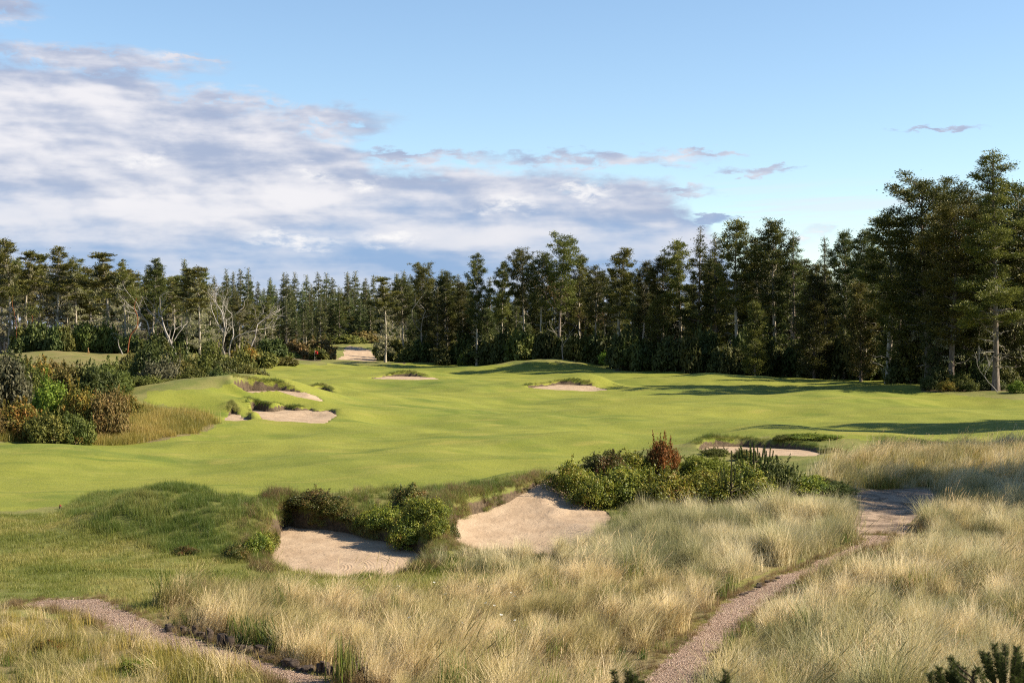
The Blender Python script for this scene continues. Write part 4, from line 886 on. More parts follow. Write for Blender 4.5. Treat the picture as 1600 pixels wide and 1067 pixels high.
def snag(px, D, top_py, label, seed, d=(0, 0, 1), mat='snag', depth=4, name='dead_tree', group='bleached dead trees', r=0.17, leaf=None, nl=0, base_py=None, curve=0.3):
    rng = np.random.default_rng(seed); x, y = at(px, D); z = h1(x, y); hh = (CZ - D * (top_py - PY) / F) - z; a = Acc(); tips = []
    branching(a, (0, 0, -0.3), np.array(d) / np.linalg.norm(d), 5.2, r, depth, rng, curve, (2, 3), tips); fs = hh / np.concatenate(a.v)[:, 2].max(); fitted(a, hh)
    e = empty(name, (x, y, z)); obj('trunk', a.mesh('trunk', M[mat]), e)
    if leaf:
        tp = np.array(tips) * fs; n = nl; pk = rng.integers(0, len(tp), n); C = tp[pk] + rng.normal(0, 0.5, (n, 3)); f = Acc()
        f.leaves(C, rng.normal(0, 1, (n, 3)), rng.normal(0, 1, (n, 3)), 0.25, 0.10, rng.uniform(0, 1, n)); o = obj('foliage', f.mesh('foliage', M[leaf], False), e); o['kind'] = 'stuff'
    return tag(e, label, 'dead tree' if name == 'dead_tree' else 'tree', group)
snag(349, 262, 438, 'bleached forked snag with upright grey limbs above the dark shrubs', 3, (-0.10, 0, 1), r=0.18, depth=5)
snag(357, 260, 452, 'pale bent snag leaning out to one side beside the forked snag', 8, (0.42, 0, 1), r=0.17, depth=5)
snag(236, 284, 432, 'white branching snag standing in front of the dark round-headed pine', 5, (-0.05, 0, 1), r=0.19, depth=4)
snag(268, 280, 452, 'leaning bare snag pole with few branches', 11, (-0.30, 0, 1), depth=2, r=0.14)
snag(275, 278, 460, 'second leaning bare snag pole beside the first', 14, (-0.22, 0, 1), depth=2, r=0.14)
snag(192, 274, 530, 'short broken pale stump at the foot of the straight lit trunk', 15, (-0.2, 0, 1), depth=0, r=0.22)
snag(385, 300, 470, 'thin grey snag beyond the pale bent snag', 21, (0.1, 0, 1), depth=3, r=0.13)
snag(660, 298, 455, 'pale crooked dead tree among the pines by the sand blowout', 24, (-0.2, 0, 1), depth=3, r=0.14)
snag(914, 262, 440, 'bare reddish twiggy tree among the dark pines above the knoll', 31, (0.05, 0, 1), 'twig', 5, 'twiggy_tree', None, 0.2, 'leaf_rust', 900)
snag(880, 262, 500, 'dead grey branchwork low in the wood beside the knoll', 33, (-0.2, 0, 1), depth=3, r=0.16)
snag(1560, 160, 545, 'dead grey branches below the tallest pine', 35, (-0.5, 0, 0.6), depth=3, r=0.14)
def curved_trunk(px, D, pts_px, label, r):
    x, y = at(px, D); z = h1(x, y); e = empty('madrone_tree', (x, y, z)); a = Acc()
    P = np.array([((qx - px) / F * D, 0.25 * math.sin(k), CZ - D * (qy - PY) / F - z) for k, (qx, qy) in enumerate(pts_px)]); P[0, 2] = -0.2
    a.tube(smooth_line(P, 18), np.linspace(r, r * 0.45, 18), 7); obj('trunk', a.mesh('trunk', M['madrone']), e)
    rng = np.random.default_rng(px); n = 700; f = Acc(); f.leaves(P[-1] + rng.normal(0, 1, (n, 3)) * [1.3, 1.3, 0.9] + [0, 0, 0.8], rng.normal(0, 1, (n, 3)), rng.normal(0, 1, (n, 3)) + [0, 0, 1], 0.28, 0.12, rng.uniform(0, 1, n))
    o = obj('foliage', f.mesh('foliage', M['leaf_mid'], False), e); o['kind'] = 'stuff'
    return tag(e, label, 'tree', 'red-barked madrones')
curved_trunk(200, 276, [(199, 535), (203, 525), (213, 512), (215, 495), (210, 480), (214, 466)], 'curved orange-red trunk bowing out beside the straight lit trunk', 0.13)
curved_trunk(50, 286, [(50, 545), (50, 525), (49, 512), (51, 500), (50, 492)], 'upright orange-red trunk low in the seaward stand', 0.09)
curved_trunk(24, 286, [(26, 545), (25, 515), (22, 490), (19, 475), (21, 460)], 'thin orange-red trunk near the picture edge in the seaward stand', 0.07)

# ------------------------------------------------------------------ shrubs
def shrub_mesh(seed, lobes, n, leaf, upright=0.3, hscale=1.0, scatter=0.10, stem=True):
    """unit shrub: radius 1, height hscale; leaf-sized faces spread over and through overlapping lobes"""
    rng = np.random.default_rng(seed); f = Acc(); c = []; ell = rng.uniform(0.75, 1.0); tilt = rng.uniform(0, 6.28)
    for k in range(lobes * 3):
        a = k * 2.4 + rng.uniform(-0.4, 0.4); t_ = (k + 0.5) / (lobes * 3); e_ = math.asin(min(1, t_)) ; dome = (1 - 0.30 * rng.random()) * (1 + 0.18 * math.cos(2 * (a - tilt)) * (1 - ell) * 3)
        rr = rng.uniform(0.17, 0.34) * (1.1 - 0.3 * t_); c.append((math.cos(a) * math.cos(e_) * 0.78 * dome, math.sin(a) * math.cos(e_) * 0.78 * dome * ell, (0.10 + 0.68 * math.sin(e_) * dome) * hscale, rr, rr * rng.uniform(0.65, 1.0) * hscale))
    c += [(0, 0, 0.35 * hscale, 0.5, 0.42 * hscale)]
    w = np.array([q[3] ** 2 for q in c]); w /= w.sum(); pk = rng.choice(len(c), n, p=w); q = np.array(c)[pk]
    u_ = rng.normal(0, 1, (n, 3)); u_ /= np.linalg.norm(u_, axis=1)[:, None]; u_[:, 2] = np.where(rng.random(n) < 0.7, np.abs(u_[:, 2]), u_[:, 2])
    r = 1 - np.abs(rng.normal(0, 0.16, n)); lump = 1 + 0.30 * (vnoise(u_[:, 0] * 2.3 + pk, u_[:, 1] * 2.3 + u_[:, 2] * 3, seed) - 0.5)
    C = q[:, :3] + u_ * np.column_stack([q[:, 3], q[:, 3], q[:, 4]]) * (r * lump)[:, None] + rng.normal(0, scatter * 0.25, (n, 3)); C[:, 2] = np.maximum(C[:, 2], 0.02)
    spr = rng.random(n) < 0.10; C[spr] += (u_[spr] + [0, 0, 0.4]) * rng.uniform(0.02, 0.15, spr.sum())[:, None]
    for q_ in range(26):                          # shoots standing out of the outline
        k_ = rng.integers(0, n); m_ = rng.choice(n, max(8, n // 260)); d_ = u_[k_] * 0.6 + [0, 0, 0.7]; C[m_] = C[k_] + d_ * rng.uniform(0, 0.22, len(m_))[:, None] + rng.normal(0, 0.018, (len(m_), 3))
    N = u_ + rng.normal(0, 0.55, (n, 3)) + [0, 0, 0.4]; D = np.cross(N, rng.normal(0, 1, (n, 3))) + u_ * 0.35 + [0, 0, upright]
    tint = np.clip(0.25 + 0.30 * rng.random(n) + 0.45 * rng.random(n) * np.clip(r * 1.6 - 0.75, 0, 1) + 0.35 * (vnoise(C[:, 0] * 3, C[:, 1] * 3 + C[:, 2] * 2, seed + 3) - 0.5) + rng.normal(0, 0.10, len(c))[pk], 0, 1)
    f.leaves(C, D, N, leaf * rng.uniform(0.6, 1.3, n), leaf * 0.5 * rng.uniform(0.7, 1.2, n), tint)
    s = Acc()
    for k in range(9):
        q = c[k % len(c)]; top_ = np.array([q[0], q[1], q[2]]) * rng.uniform(0.75, 1.0); b0 = np.array([q[0] * 0.15, q[1] * 0.15, -0.06])
        s.tube([b0, (b0 + top_) / 2 + rng.normal(0, 0.06, 3), top_], [0.028, 0.02, 0.008], 5)
    return f.mesh('shrub foliage', M['leaf_mid'], False), s.mesh('shrub stem', M['twig'])
SH = {'s': [shrub_mesh(400 + i, 7 + i % 3, 6500, 0.095) for i in range(7)],           # seen from afar
      'f': [shrub_mesh(420 + i, 8, 9000, 0.072, 0.2) for i in range(5)],               # near, leafy
      'u': [shrub_mesh(470 + i, 6, 7000, 0.085, 1.3) for i in range(2)],
      'l': [shrub_mesh(440 + i, 8, 3000, 0.17, 0.2) for i in range(3)]}                # wood-edge
def shrub(px, D, wpx, top_py, color, label, group=None, kind='s', v=None, deep=1.0, cat='shrub', name='shrub', sinkz=0.06):
    x, y = at(px, D); z = h1(x, y) - sinkz; hh = max(0.35, CZ - D * (top_py - PY) / F - z); rad = wpx / 2 / F * D
    fo, st = SH[kind][rt.randrange(len(SH[kind])) if v is None else v % len(SH[kind])]
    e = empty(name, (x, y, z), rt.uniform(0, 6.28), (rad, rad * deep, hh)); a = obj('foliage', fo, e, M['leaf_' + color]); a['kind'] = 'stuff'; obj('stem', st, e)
    return tag(e, label, cat, group)
# -- near salal and manzanita clumps
NB = 'leafy bushes round the near bunkers'
near = [(492, 51.9, 108, 762, 'salal_red', 'round dark bush with reddish tips at the back of the near bunker', 0), (640, 50.9, 92, 755, 'salal_red', 'reddish-topped bush on the crest between the near bunkers', 1),
        (664, 48.0, 92, 772, 'salal', 'dense bush spilling down the spur between the two near bunkers', 2), (604, 49.6, 80, 786, 'salal', 'low bush hanging over the back of the near bunker', 3), (636, 47.6, 80, 800, 'salal', 'dark bush at the sand edge below the reddish-topped bush', 4), (682, 46.6, 60, 806, 'salal', 'lowest tip of the bush growing on the spur above the sand', 1), (556, 51.0, 70, 796, 'salal_red', 'thin bush patch on the eroded back wall of the near bunker', 2),
        (528, 51.4, 70, 782, 'salal_red', 'low bush joining the round bush to the eroded back wall', 3), (580, 50.2, 64, 792, 'salal', 'low green bush in the middle of the near bunker hedge', 0), (700, 47.6, 40, 812, 'salal_red', 'small bush at the nose of the spur between the near bunkers', 2),
        (404, 45.0, 66, 832, 'salal', 'leafy bush clinging to the eroded end of the grassy mound', 1), (368, 44.2, 54, 846, 'salal_red', 'dry reddish bush in the undercut of the grassy mound', 3), (420, 46.2, 40, 826, 'salal', 'glossy sprigs on the mound corner at the sand', 2), (290, 44.6, 48, 853, 'salal_red', 'small brown-leaved sprig patch at the foot of the grassy mound', 0)]
for q in near: shrub(q[0], q[1], q[2], q[3], q[4], q[5], NB, 'f', q[6])
MS = 'bushes of the dark shrub mass'
mass = [(895, 57.0, 100, 716, 'salal', 'dark glossy bush overhanging the sand at the end of the shrub mass', 0), (945, 59.2, 100, 703, 'salal_red', 'red-budded bush on the back of the shrub mass', 1), (978, 56.4, 120, 722, 'salal', 'broad yellow-green bush in the middle front of the shrub mass', 2), (1040, 56.0, 120, 728, 'salal', 'low spreading bush in front of the red-topped shrub', 3),
        (988, 60.0, 90, 702, 'salal', 'bush behind the broad yellow-green bush', 4), (1100, 56.6, 120, 730, 'salal', 'bush beside the upright sapling in the shrub mass', 0), (1158, 57.6, 120, 722, 'salal', 'bush under the tall sapling group', 1), (1095, 60.4, 110, 708, 'bright', 'bright ferny bush behind the upright sapling', 2), (1032, 60.6, 110, 710, 'mid', 'green ferny bush at the foot of the red-topped shrub', 0),
        (1212, 58.4, 104, 712, 'dark', 'dark shrub below the bushy pine sapling', 3), (1256, 58.6, 100, 738, 'salal', 'low bush toward the tapering end of the shrub mass', 2), (1302, 59.0, 96, 752, 'dark', 'dark low bush ending the shrub mass by the sandy clearing', 1), (928, 55.6, 88, 738, 'salal', 'bush tip leaning down over the hollowed bunker', 2), (1186, 56.0, 100, 746, 'salal', 'low front bush where the dune grass begins', 4), (1270, 61.0, 90, 742, 'mid', 'green bush behind the tapering end of the shrub mass', 1)]
for q in mass: shrub(q[0], q[1], q[2], q[3], q[4], q[5], MS, 'f', q[6])
shrub(1035, 60.0, 64, 676, 'redtop', 'upright rusty red shrub crowning the dark shrub mass', None, 'f', 3)
shrub(1262, 88.5, 106, 677, 'bright', 'smooth green mounded shrub on the rim of the shallow bunker', None, 'f', 0); shrub(1225, 88.0, 40, 682, 'mid', 'small green shrub beside the smooth mounded shrub', None, 'f', 2)
for q in ((1118, 80.5, 64, 698, 'mid', 'low green bush at the near edge of the shallow bunker'), (1165, 78.0, 56, 702, 'olive', 'low olive bush half hiding the shallow bunker sand'), (1300, 80.5, 50, 700, 'olive', 'low olive bush where the shallow bunker meets the pale dune grass')): shrub(*q[:5], q[5], 'low bushes round the shallow bunker', 'f')
shrub(1590, 158, 34, 594, 'bright', 'lone green bush at the fairway edge below the tallest pine', None, 's', 1)
for k, (px, D, w, tp, c, lb) in enumerate([(1452, 166, 34, 585, 'dark', 'dark low bush at the foot of the fairway-corner pine'), (1478, 164, 36, 592, 'orange', 'reddish bush beside the dark low bush under the pines'), (1515, 164, 44, 594, 'mid', 'leafy green bush at the trunks of the shaggy pine'), (1550, 166, 50, 590, 'dark', 'dark bush between the shaggy pine and the lone green bush'), (1600, 172, 60, 580, 'dark', 'dark bush behind the lone green bush'), (1470, 171, 56, 566, 'dark', 'tall dark bush behind the reddish bush under the pines'), (1530, 171, 60, 560, 'dark', 'tall dark bush between the pine trunks'), (1572, 168, 56, 566, 'mid', 'green bush at the foot of the tallest pine'), (1498, 168, 44, 580, 'mid', 'low leafy bush between two pine trunks')]): shrub(px, D, w, tp, c, lb, 'bushes at the feet of the near pines')
# low leafy creepers along the narrow path
for k, (px, D, w, tp, c, lb) in enumerate([(1245, 45.6, 46, 842, 'salal_red', 'red and green sprigs on the dune-grass edge halfway up the narrow path'), (1285, 46.8, 52, 832, 'salal_red', 'bronze leafy sprigs near the top of the narrow path'), (1318, 48.0, 44, 826, 'salal', 'green leafy clump where the narrow path meets the clearing'), (1205, 43.6, 34, 868, 'salal_red', 'lowest leafy sprigs beside the narrow path')]): shrub(px, D, w, tp, c, lb, 'leafy sprigs along the narrow path', 'f')
shrub(85, 29.5, 84, 1012, 'orange', 'small red-tipped bush in the rough at the lower corner', None, 'f', 1); shrub(215, 27.5, 70, 1040, 'bright', 'bright green weed clump below the chip path', None, 'f', 2)
# -- mixed shrubs on the seaward side of the fairway
LB = 'mixed shrubs beside the fairway'
lft = [(12, 106, 104, 543, 'greygreen', 'large grey-green bush at the picture edge'), (-45, 104, 90, 560, 'mid', 'bush cut off by the picture edge'), (84, 103, 92, 592, 'bright', 'bright lime-green rounded bush'), (28, 97, 92, 620, 'orange', 'orange-tinted bush below the grey-green bush'), (72, 95.5, 80, 640, 'olive', 'olive bush in front of the lime-green bush'),
       (128, 101, 84, 598, 'orange', 'orange-brown bush just beside the lime-green bush'), (172, 100, 72, 604, 'rust', 'rusty bush tapering down to the golden grass'), (115, 96, 66, 638, 'mid', 'green bush at the foot of the orange-brown bush'), (-10, 96, 70, 640, 'rust', 'low rusty bush at the picture edge'), (52, 113, 84, 572, 'mid', 'green bush between the grey-green and lime bushes'), (105, 116, 84, 564, 'olive', 'olive bush with pale tips behind the lime bush'),
       (145, 116, 92, 565, 'dark', 'dark bush at the middle of the mixed shrubs'), (198, 108, 54, 608, 'orange', 'last orange bush before the golden grass'), (185, 124, 70, 578, 'mid', 'green bush behind the last orange bush'), (90, 128, 70, 556, 'rust', 'reddish bush crest below the grassy dune'), (20, 130, 90, 548, 'dark', 'dark bush behind the grey-green bush'),
       (232, 146, 84, 530, 'dark', 'tall dark bush below the bleached snags'), (275, 150, 80, 532, 'dark', 'dark round bush next to the tall dark bush'), (250, 138, 84, 556, 'greygreen', 'greyish bush in front of the tall dark bush'), (312, 148, 84, 545, 'mid', 'green bush in front of the forked snag'), (352, 150, 78, 556, 'dark', 'dark bush at the foot of the forked snag'),
       (392, 146, 56, 564, 'olive', 'last olive bush above the turf bank'), (300, 138, 66, 572, 'mid', 'low green bush above the mown platform'), (340, 140, 70, 576, 'dark', 'low dark bush above the long narrow bunker'), (372, 139, 40, 588, 'orange', 'small orange bush above the long narrow bunker'), (225, 128, 60, 585, 'mid', 'green bush behind the mown platform'), (262, 132, 60, 590, 'olive', 'yellowish low bush along the mown platform'), (190, 150, 60, 560, 'mid', 'green bush below the crest of the grassy dune'), (212, 156, 74, 544, 'olive', 'olive bush on the shoulder of the grassy dune'), (330, 156, 84, 533, 'mid', 'tall green bush directly under the forked snag'), (376, 154, 76, 545, 'olive', 'broad olive bush between the snags and the turf bank'), (60, 122, 80, 556, 'orange', 'orange and green bush on the crest behind the lime bush'), (160, 132, 84, 560, 'mid', 'leafy green bush on the crest of the mixed shrubs'), (285, 145, 70, 552, 'olive', 'yellowish bush at the middle of the snag-side shrubs'), (410, 150, 30, 576, 'greygreen', 'small grey bush at the end of the mixed shrubs')]
for k, q in enumerate(lft): shrub(*q[:5], q[5], LB, 's', k)
GB = 'scrub behind the green'
gr = [(385, 262, 60, 538, 'orange', 'orange and green scrub by the pale bent snag'), (425, 285, 56, 526, 'dark', 'dark bush behind the green beside the orange scrub'), (415, 262, 50, 548, 'olive', 'olive scrub in front of the dark bush behind the green'), (462, 322, 52, 530, 'rust', 'rusty scrub behind the flagstick'), (500, 332, 64, 526, 'rust', 'pale rust-brown scrub between the flagstick and the sand blowout'), (452, 318, 40, 548, 'mid', 'green bush behind the flagstick'), (492, 324, 50, 542, 'mid', 'green bush closest to the flagstick'),
      (545, 385, 60, 522, 'olive', 'olive bush on the crest of the sand blowout'), (575, 392, 70, 516, 'rust', 'brownish scrub on the crest of the sand blowout'), (598, 348, 44, 530, 'mid', 'green bush beside the sand blowout'), (618, 332, 62, 524, 'olive', 'yellow-green bush between the blowout and the dark wood'), (640, 324, 50, 538, 'mid', 'green bush at the start of the dark wood'), (440, 270, 60, 556, 'olive', 'low olive scrub along the green')]
for q in gr: shrub(*q[:5], q[5], GB, 'l')
r_ = random.Random(77)
def hedge(n, px0, px1, d0, d1, t0, t1, cols, w, label, group):
    for k in range(n):
        f = (k + r_.random()) / n; px = px0 + (px1 - px0) * f; D = d0 + (d1 - d0) * f + r_.uniform(-4, 6)
        shrub(px, D, w * r_.uniform(0.8, 1.3), r_.uniform(t0, t1), r_.choice(cols), '%s from the left: %s' % (ORD[k], label), group, 'l')
hedge(20, 20, 330, 284, 282, 498, 530, ['dark', 'dark', 'mid'], 44, 'dark undergrowth bush along the foot of the seaward stand', 'undergrowth of the seaward stand')
hedge(26, 640, 960, 300, 256, 505, 545, ['dark', 'dark', 'dark', 'mid'], 50, 'dark undergrowth bush at the wood edge behind the knoll', 'undergrowth behind the knoll')
hedge(30, 955, 1440, 250, 204, 505, 552, ['dark', 'dark', 'dark'], 56, 'dark undergrowth bush at the wood edge along the fairway', 'undergrowth along the fairway edge')
hedge(8, 720, 960, 285, 254, 548, 562, ['olive', 'mid', 'bright'], 36, 'light green bush in front of the wood behind the knoll', 'light green wood-edge bushes behind the knoll')
hedge(5, 1080, 1240, 238, 226, 550, 562, ['olive', 'mid'], 34, 'light green bush in front of the dark wood-edge shrubs', 'light green wood-edge bushes along the fairway')
hedge(10, 1400, 1640, 186, 182, 500, 560, ['dark'], 60, 'dark bush in the shade behind the near pines', 'shaded bushes behind the near pines')
hedge(14, 330, 640, 398, 398, 505, 530, ['dark', 'olive', 'mid'], 40, 'undergrowth bush below the far spruce wood', 'undergrowth of the far wood')

# ------------------------------------------------------------------ pine saplings with upright candles
def sapling_mesh(seed, hgt, nb, spread, n=1500):
    rng = np.random.default_rng(seed); f = Acc(); s = Acc(); s.tube([(0, 0, -0.05), (0, 0, hgt * 0.5), (0, 0, hgt)], [0.022, 0.016, 0.006], 6)
    ax = [((0, 0, hgt * 0.15), (0, 0, hgt), 0.017)]
    for k in range(nb):
        z0 = hgt * rng.uniform(0.08, 0.62); a = k * 2.4; L = spread * (1 - z0 / hgt * 0.7) * rng.uniform(0.7, 1.1)
        p0 = np.array([0, 0, z0]); p1 = p0 + [math.cos(a) * L * 0.7, math.sin(a) * L * 0.7, L * 0.25]; p2 = p1 + [math.cos(a) * L * 0.12, math.sin(a) * L * 0.12, L * 0.75]
        s.tube([p0, p1, p2], [0.012, 0.009, 0.004], 4); ax += [(p0 + (p1 - p0) * 0.4, p1, 0.018), (p1, p2, 0.016)]
    for p, q, w in ax:
        p = np.array(p, float); q = np.array(q, float); m = int(n * np.linalg.norm(q - p) / hgt / 2.2) + 20; t_ = rng.uniform(0, 1, m)[:, None]; C = p + (q - p) * t_
        d = (q - p) / np.linalg.norm(q - p); o = rng.normal(0, 1, (m, 3)); o -= (o @ d)[:, None] * d; o /= np.linalg.norm(o, axis=1)[:, None]
        f.leaves(C + o * w * 0.55, o * 0.6 + d * 0.9, np.cross(o, d), w * 2.6, 0.0045, rng.uniform(0, 1, m))
    return s.mesh('sapling stem', M['twig']), f.mesh('sapling needles', M['leaf_candle'], False)
SAP = [sapling_mesh(500, 1.0, 12, 0.42, 2600), sapling_mesh(501, 1.0, 14, 0.55, 3600), sapling_mesh(502, 1.0, 3, 0.14, 700)]
def sapling(px, D, top_py, label, v, wide=1.0, group='young pine saplings'):
    x, y = at(px, D); z = h1(x, y); hh = CZ - D * (top_py - PY) / F - z; e = empty('pine_sapling', (x, y, z), rt.uniform(0, 6), (hh * wide, hh * wide, hh))
    obj('stem', SAP[v][0], e); o = obj('needles', SAP[v][1], e); o['kind'] = 'stuff'; return tag(e, label, 'sapling', group)
sapling(1143, 55.6, 704, 'tall single-leader pine sapling in front of the shrub mass', 0, 0.8)
sapling(1178, 58.5, 690, 'bushy pine sapling standing highest in the shrub mass', 1, 1.1); sapling(1195, 59.4, 694, 'second bushy pine sapling close behind the highest one', 1, 0.9)
sapling(1240, 60.0, 722, 'small pine sapling by the tapering end of the shrub mass', 0, 0.8); sapling(1222, 61, 716, 'thin pine sapling beside the shallow bunker', 2); sapling(1130, 57.0, 725, 'short pine sapling beside the tall single-leader one', 0, 0.7)
for k, (px, D, tp, lb) in enumerate([(747, 29.5, 985, 'upright candle-like seedling in the straw grass'), (811, 29.8, 985, 'second upright seedling in the straw grass beside a taller one'), (750, 28.0, 1032, 'small seedling in front of the candle-like seedling'), (1082, 51.0, 806, 'thin green seedling in the grey-green dune grass'), (1150, 51.5, 795, 'upright green shoot in the dune grass below the shrub mass'), (1235, 53, 790, 'upright green shoot in the dune grass near the clearing')]): sapling(px, D, tp, lb, 2, 1.0, 'pine seedlings in the dune grass')
# dark sprays close to the camera at the bottom of the picture
for k, (px, D, tp, w, lb) in enumerate([(1572, 9.5, 1006, 120, 'large out-of-focus dark pine spray in the bottom corner'), (1492, 9.8, 1030, 70, 'small out-of-focus dark pine spray beside the corner spray'), (985, 9.0, 1042, 34, 'out-of-focus dark sprig at the bottom beside the narrow path'), (1132, 9.0, 1044, 16, 'out-of-focus dark shoot tip at the bottom right of the narrow path')]):
    x, y = at(px, D); z = h1(x, y); hh = CZ - D * (tp - PY) / F - z; rad = w / F * D; e = empty('pine_sapling', (x, y, z), k * 2.1, 1.0)
    rng = np.random.default_rng(600 + k); f = Acc(); s = Acc(); nb = max(3, w // 5)
    for j in range(nb):
        a = j * 2.4; rr = rad * rng.uniform(0.1, 1.0) * (0.55 if j % 2 else 0.9); b = np.array([math.cos(a) * rr, math.sin(a) * rr, hh * rng.uniform(0.93, 1.0) - rr * 0.16])
        m0 = np.array([b[0] * 0.35, b[1] * 0.35, hh * 0.72]); s.tube(smooth_line([(0, 0, -0.05), m0, b], 8), np.linspace(0.014, 0.004, 8), 5)
        d = b - m0; d /= np.linalg.norm(d); m = 240; t_ = rng.uniform(0.55, 1.02, m)[:, None]; C = m0 + (b - m0) * t_; o = rng.normal(0, 1, (m, 3)); o -= (o @ d)[:, None] * d; o /= np.linalg.norm(o, axis=1)[:, None]
        f.leaves(C + o * 0.014, o * 0.9 + d * 0.6 + rng.normal(0, 0.2, (m, 3)), np.cross(o, d), 0.045, 0.0045, rng.uniform(0, 0.6, m))
    obj('stem', s.mesh('spray stem', M['twig']), e); o = obj('needles', f.mesh('spray needles', M['leaf_dark'], False), e); o['kind'] = 'stuff'; tag(e, lb, 'sapling', 'dark sprays close to the camera')

# ------------------------------------------------------------------ timber edging of the chip path
def log_mesh(seed):
    rng = np.random.default_rng(seed); a = Acc(); n = 9; r = 0.085
    P = [(0, 0, -0.25), (0, 0, 0.0), (rng.normal(0, 0.01), 0, 0.14), (rng.normal(0, 0.015), 0, 0.27), (rng.normal(0, 0.015), 0, 0.285)]
    th = np.arange(n) / n * 6.283; prof = r * (1 + 0.16 * rng.normal(0, 1, n)); vs = []
    for k, p in enumerate(P):
        s = (1.0, 1.0, 0.98, 0.96, 0.86)[k]; zj = rng.normal(0, 0.012, n) if k >= 3 else np.zeros(n)
        vs.append(np.column_stack([p[0] + np.cos(th) * prof * s, p[1] + np.sin(th) * prof * s, p[2] + zj]))
    vs.append(np.array([[P[-1][0], 0, 0.275]])); v = np.vstack(vs); q = [(k * n + j, k * n + (j + 1) % n, (k + 1) * n + (j + 1) % n, (k + 1) * n + j) for k in range(4) for j in range(n)]
    a.add(v, q, [(4 * n + j, 4 * n + (j + 1) % n, 5 * n) for j in range(n)]); return a.mesh('timber post', M['timber'], False)
LOGS = [log_mesh(700 + k) for k in range(5)]
def edging(pts, n, label, lo=0.35, hi=1.0):
    L = smooth_line([pix2plan(*p) for p in pts], n); e = empty('timber_edging', (L[0][0], L[0][1], h1(*L[0])))
    for k, (x, y) in enumerate(L):
        if r_.random() < 0.07: continue
        o = obj('post', LOGS[k % 5], e); s = r_.uniform(0.8, 1.25); x += r_.gauss(0, 0.03); y += r_.gauss(0, 0.03)
        o.location = (x - e.location.x, y - e.location.y, h1(x, y) - e.location.z - 0.02); o.scale = (s, s, r_.uniform(lo, hi)); o.rotation_euler = (r_.gauss(0, 0.09), r_.gauss(0, 0.09), r_.uniform(0, 6.28))
    return tag(e, label, 'edging')
edging([(262, 984), (300, 993), (344, 1009), (400, 1024)], 15, 'dark timber post edging at the upper end of the chip path', 0.4, 0.95)
edging([(408, 1028), (450, 1040), (482, 1048)], 8, 'low half-buried timber posts in the middle of the chip path edge', 0.15, 0.6)
edging([(486, 1048), (530, 1056), (575, 1066), (640, 1078)], 13, 'weathered timber posts of uneven height at the lower end of the chip path', 0.4, 1.1)
edging([(1160, 930), (1190, 915), (1215, 903)], 10, 'short grey timber posts along the narrow path below the dune grass', 0.08, 0.25)
edging([(150, 978), (190, 998), (230, 1012)], 9, 'sunken timber posts on the grassy side of the chip path', 0.1, 0.35)

# ------------------------------------------------------------------ flag, deer, marker, daisies, chips
x, y = at(492, 300); z = h1(x, y); fl = empty('golf_flag', (x, y, z)); a = Acc(); a.tube([(0, 0, -0.1), (0, 0, 1.1), (0, 0, 2.25)], 0.028, 8); obj('pole', a.mesh('flagstick', M['pole']), fl)
u_ = np.linspace(0, 1, 9); v_ = np.linspace(0, 1, 5); vv = [(0.03 + 0.62 * p, 0.06 * math.sin(p * 6) * p, 2.22 - 0.62 * q - 0.16 * p + 0.02 * math.sin(p * 7)) for q in v_ for p in u_]
a = Acc(); a.add(vv, [(r * 9 + c, r * 9 + c + 1, (r + 1) * 9 + c + 1, (r + 1) * 9 + c) for r in range(4) for c in range(8)]); me = a.mesh('flag', M['flag_red']); o = obj('flag', me, fl); md = o.modifiers.new('thick', 'SOLIDIFY'); md.thickness = 0.01
tag(fl, 'red flag on a thin pole on the distant green', 'flag')
def skinned(name, nodes, edges, mat):
    me = bpy.data.meshes.new(name); me.from_pydata([n[:3] for n in nodes], edges, []); o = obj(name, me, None, mat); md = o.modifiers.new('skin', 'SKIN'); md.use_smooth_shade = True
    for k, n in enumerate(nodes): me.skin_vertices[0].data[k].radius = (n[3], n[4] if len(n) > 4 else n[3]); me.skin_vertices[0].data[k].use_root = (k == 0)
    o.modifiers.new('sub', 'SUBSURF').render_levels = 2; return o
DN = [(0.0, 0, 0.72, 0.15, 0.19), (-0.32, 0, 0.72, 0.14, 0.19), (-0.60, 0, 0.76, 0.13, 0.17), (-0.76, 0, 0.98, 0.075), (-0.84, 0, 1.20, 0.06), (-0.92, 0, 1.26, 0.065), (-1.10, 0, 1.18, 0.035), (0.32, 0, 0.74, 0.14, 0.18), (0.50, 0, 0.78, 0.06), (0.56, 0, 0.68, 0.03),
      (-0.55, 0.10, 0.55, 0.065), (-0.56, 0.10, 0.32, 0.035), (-0.54, 0.10, 0.02, 0.025), (-0.55, -0.10, 0.55, 0.065), (-0.50, -0.10, 0.32, 0.035), (-0.52, -0.10, 0.02, 0.025), (0.34, 0.11, 0.52, 0.09), (0.46, 0.11, 0.32, 0.035), (0.42, 0.11, 0.02, 0.025), (0.34, -0.11, 0.52, 0.09), (0.44, -0.11, 0.32, 0.035), (0.38, -0.11, 0.02, 0.025),
      (-0.86, 0.10, 1.36, 0.022), (-0.86, -0.10, 1.36, 0.022)]
DE = [(0, 1), (1, 2), (2, 3), (3, 4), (4, 5), (5, 6), (0, 7), (7, 8), (8, 9), (2, 10), (10, 11), (11, 12), (2, 13), (13, 14), (14, 15), (7, 16), (16, 17), (17, 18), (7, 19), (19, 20), (20, 21), (5, 22), (5, 23)]
dr = skinned('deer', DN, DE, M['deer']); x, y = at(138, 268); dr.location = (x, y, h1(x, y) - 0.02); dr.rotation_euler[2] = R(105); tag(dr, 'small tan deer standing on the grassy dune before the dark undergrowth', 'deer')
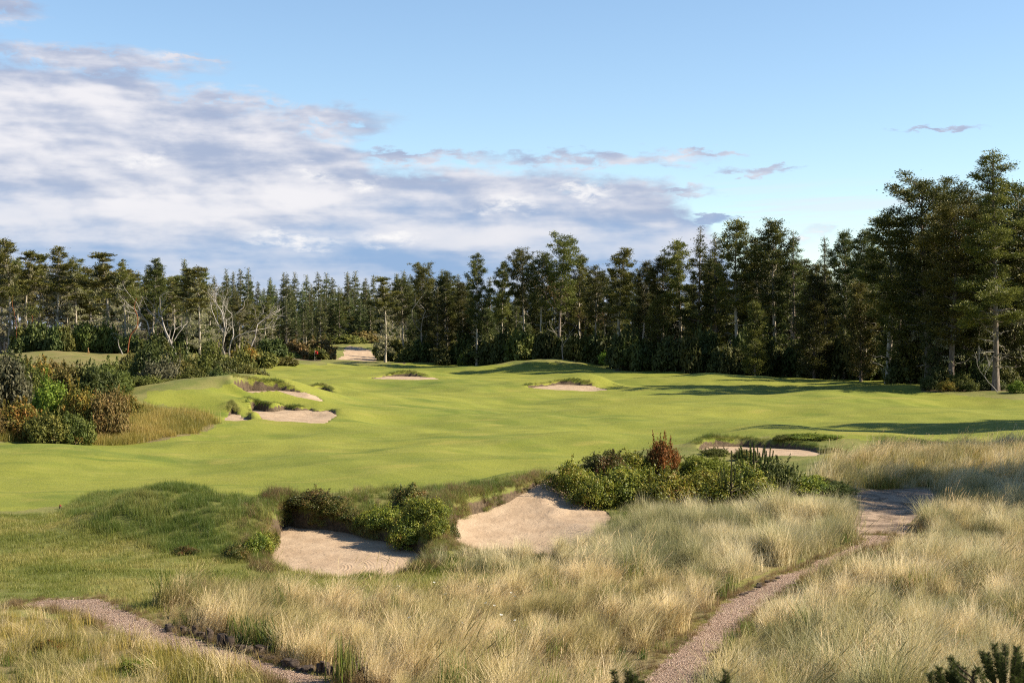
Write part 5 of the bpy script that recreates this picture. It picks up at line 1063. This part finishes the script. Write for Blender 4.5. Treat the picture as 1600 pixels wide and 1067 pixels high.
x, y = pix2plan(94, 795); mk = empty('course_marker', (x, y, h1(x, y))); a = Acc(); a.tube([(0, 0, -0.05), (0, 0, 0.07), (0, 0, 0.11)], [0.05, 0.05, 0.025], 10); obj('post', a.mesh('marker post', M['timber']), mk); a = Acc(); a.tube([(0, 0, 0.112), (0, 0, 0.14), (0, 0, 0.16)], [0.05, 0.05, 0.03], 10); obj('cap', a.mesh('marker cap', M['marker']), mk)
tag(mk, 'tiny dark red marker on the mown grass left of the mound', 'marker')
def daisy_mesh(seed):
    rng = np.random.default_rng(seed); a = Acc(); n = 11; th = np.arange(n) / n * 6.283; C = np.column_stack([np.cos(th) * 0.022, np.sin(th) * 0.022, np.full(n, 0.62)]); D = np.column_stack([np.cos(th), np.sin(th), np.full(n, 0.15)])
    a.leaves(C, D, np.tile([0, 0, 1.0], (n, 1)), 0.042, 0.018, 0.5); return a.mesh('daisy head', M['petal'], False)
def stalk_mesh():
    a = Acc(); a.tube([(0, 0, 0), (0.01, 0, 0.3), (0, 0, 0.615)], [0.004, 0.003, 0.003], 4); a.tube([(0, 0, 0.612), (0, 0, 0.632)], [0.012, 0.007], 8); return a.mesh('daisy stalk', M['leaf_candle'])
dm, ds_ = daisy_mesh(1), stalk_mesh()
for px, py in [(618, 912), (612, 916), (668, 912), (735, 918), (742, 918), (750, 919), (758, 917), (715, 930), (710, 934), (765, 946), (770, 945), (776, 947), (818, 938), (788, 928), (640, 977), (655, 975), (672, 976), (662, 982), (705, 976), (718, 975), (775, 968), (812, 974), (650, 968), (690, 960), (495, 914), (745, 924), (700, 978), (735, 922)]:
    x, y = pix2plan(px, py + 28); e = empty('daisy', (x, y, h1(x, y)), rt.uniform(0, 6), rt.uniform(0.75, 1.0)); e.rotation_euler[0] = R(22); obj('stalk', ds_, e); o = obj('petals', dm, e); tag(e, 'small white daisy head among the straw-coloured dune grass', 'flower', 'white daisies in the dune grass')
chips = []
for k in range(6):
    rng = np.random.default_rng(800 + k); a = Acc(); l, w, h = rng.uniform(0.03, 0.075), rng.uniform(0.010, 0.024), 0.006
    v = np.array([(sx * l / 2 * rng.uniform(0.8, 1.1), sy * w / 2 * rng.uniform(0.7, 1.1), sz * h) for sz in (0, 1) for sx, sy in ((-1, -1), (1, -1), (1, 1), (-1, 1))])
    a.add(v, [(0, 3, 2, 1), (4, 5, 6, 7), (0, 1, 5, 4), (1, 2, 6, 5), (2, 3, 7, 6), (3, 0, 4, 7)], None, (k + 0.5) / 6); chips.append(a.mesh('wood chip', M['chip'], False))
cp = []
for P in PATHS:
    P = np.asarray(P); lo, hi = P.min(0), P.max(0); n = int((hi - lo).prod() * 90); x = rs.uniform(lo[0], hi[0], n); y = rs.uniform(lo[1], hi[1], n); sd = sdist(x, y, P); ok = (sd < -0.02) | ((sd < 0.5) & (rs.random(n) < 0.10)); x, y = x[ok], y[ok]; cp.append(np.column_stack([x, y, H0(x, y) + 0.004]))
cp = np.vstack(cp); n = len(cp); s = rs.uniform(0.4, 1.0, n)
scatter('wood_chips', 'loose bark and wood chips littering the two paths', cp, chips, np.column_stack([s, s, s]), np.column_stack([rs.normal(0, 0.3, n), rs.normal(0, 0.3, n), rs.uniform(0, 6.28, n)]), rs.integers(0, 6, n), 'wood chips')
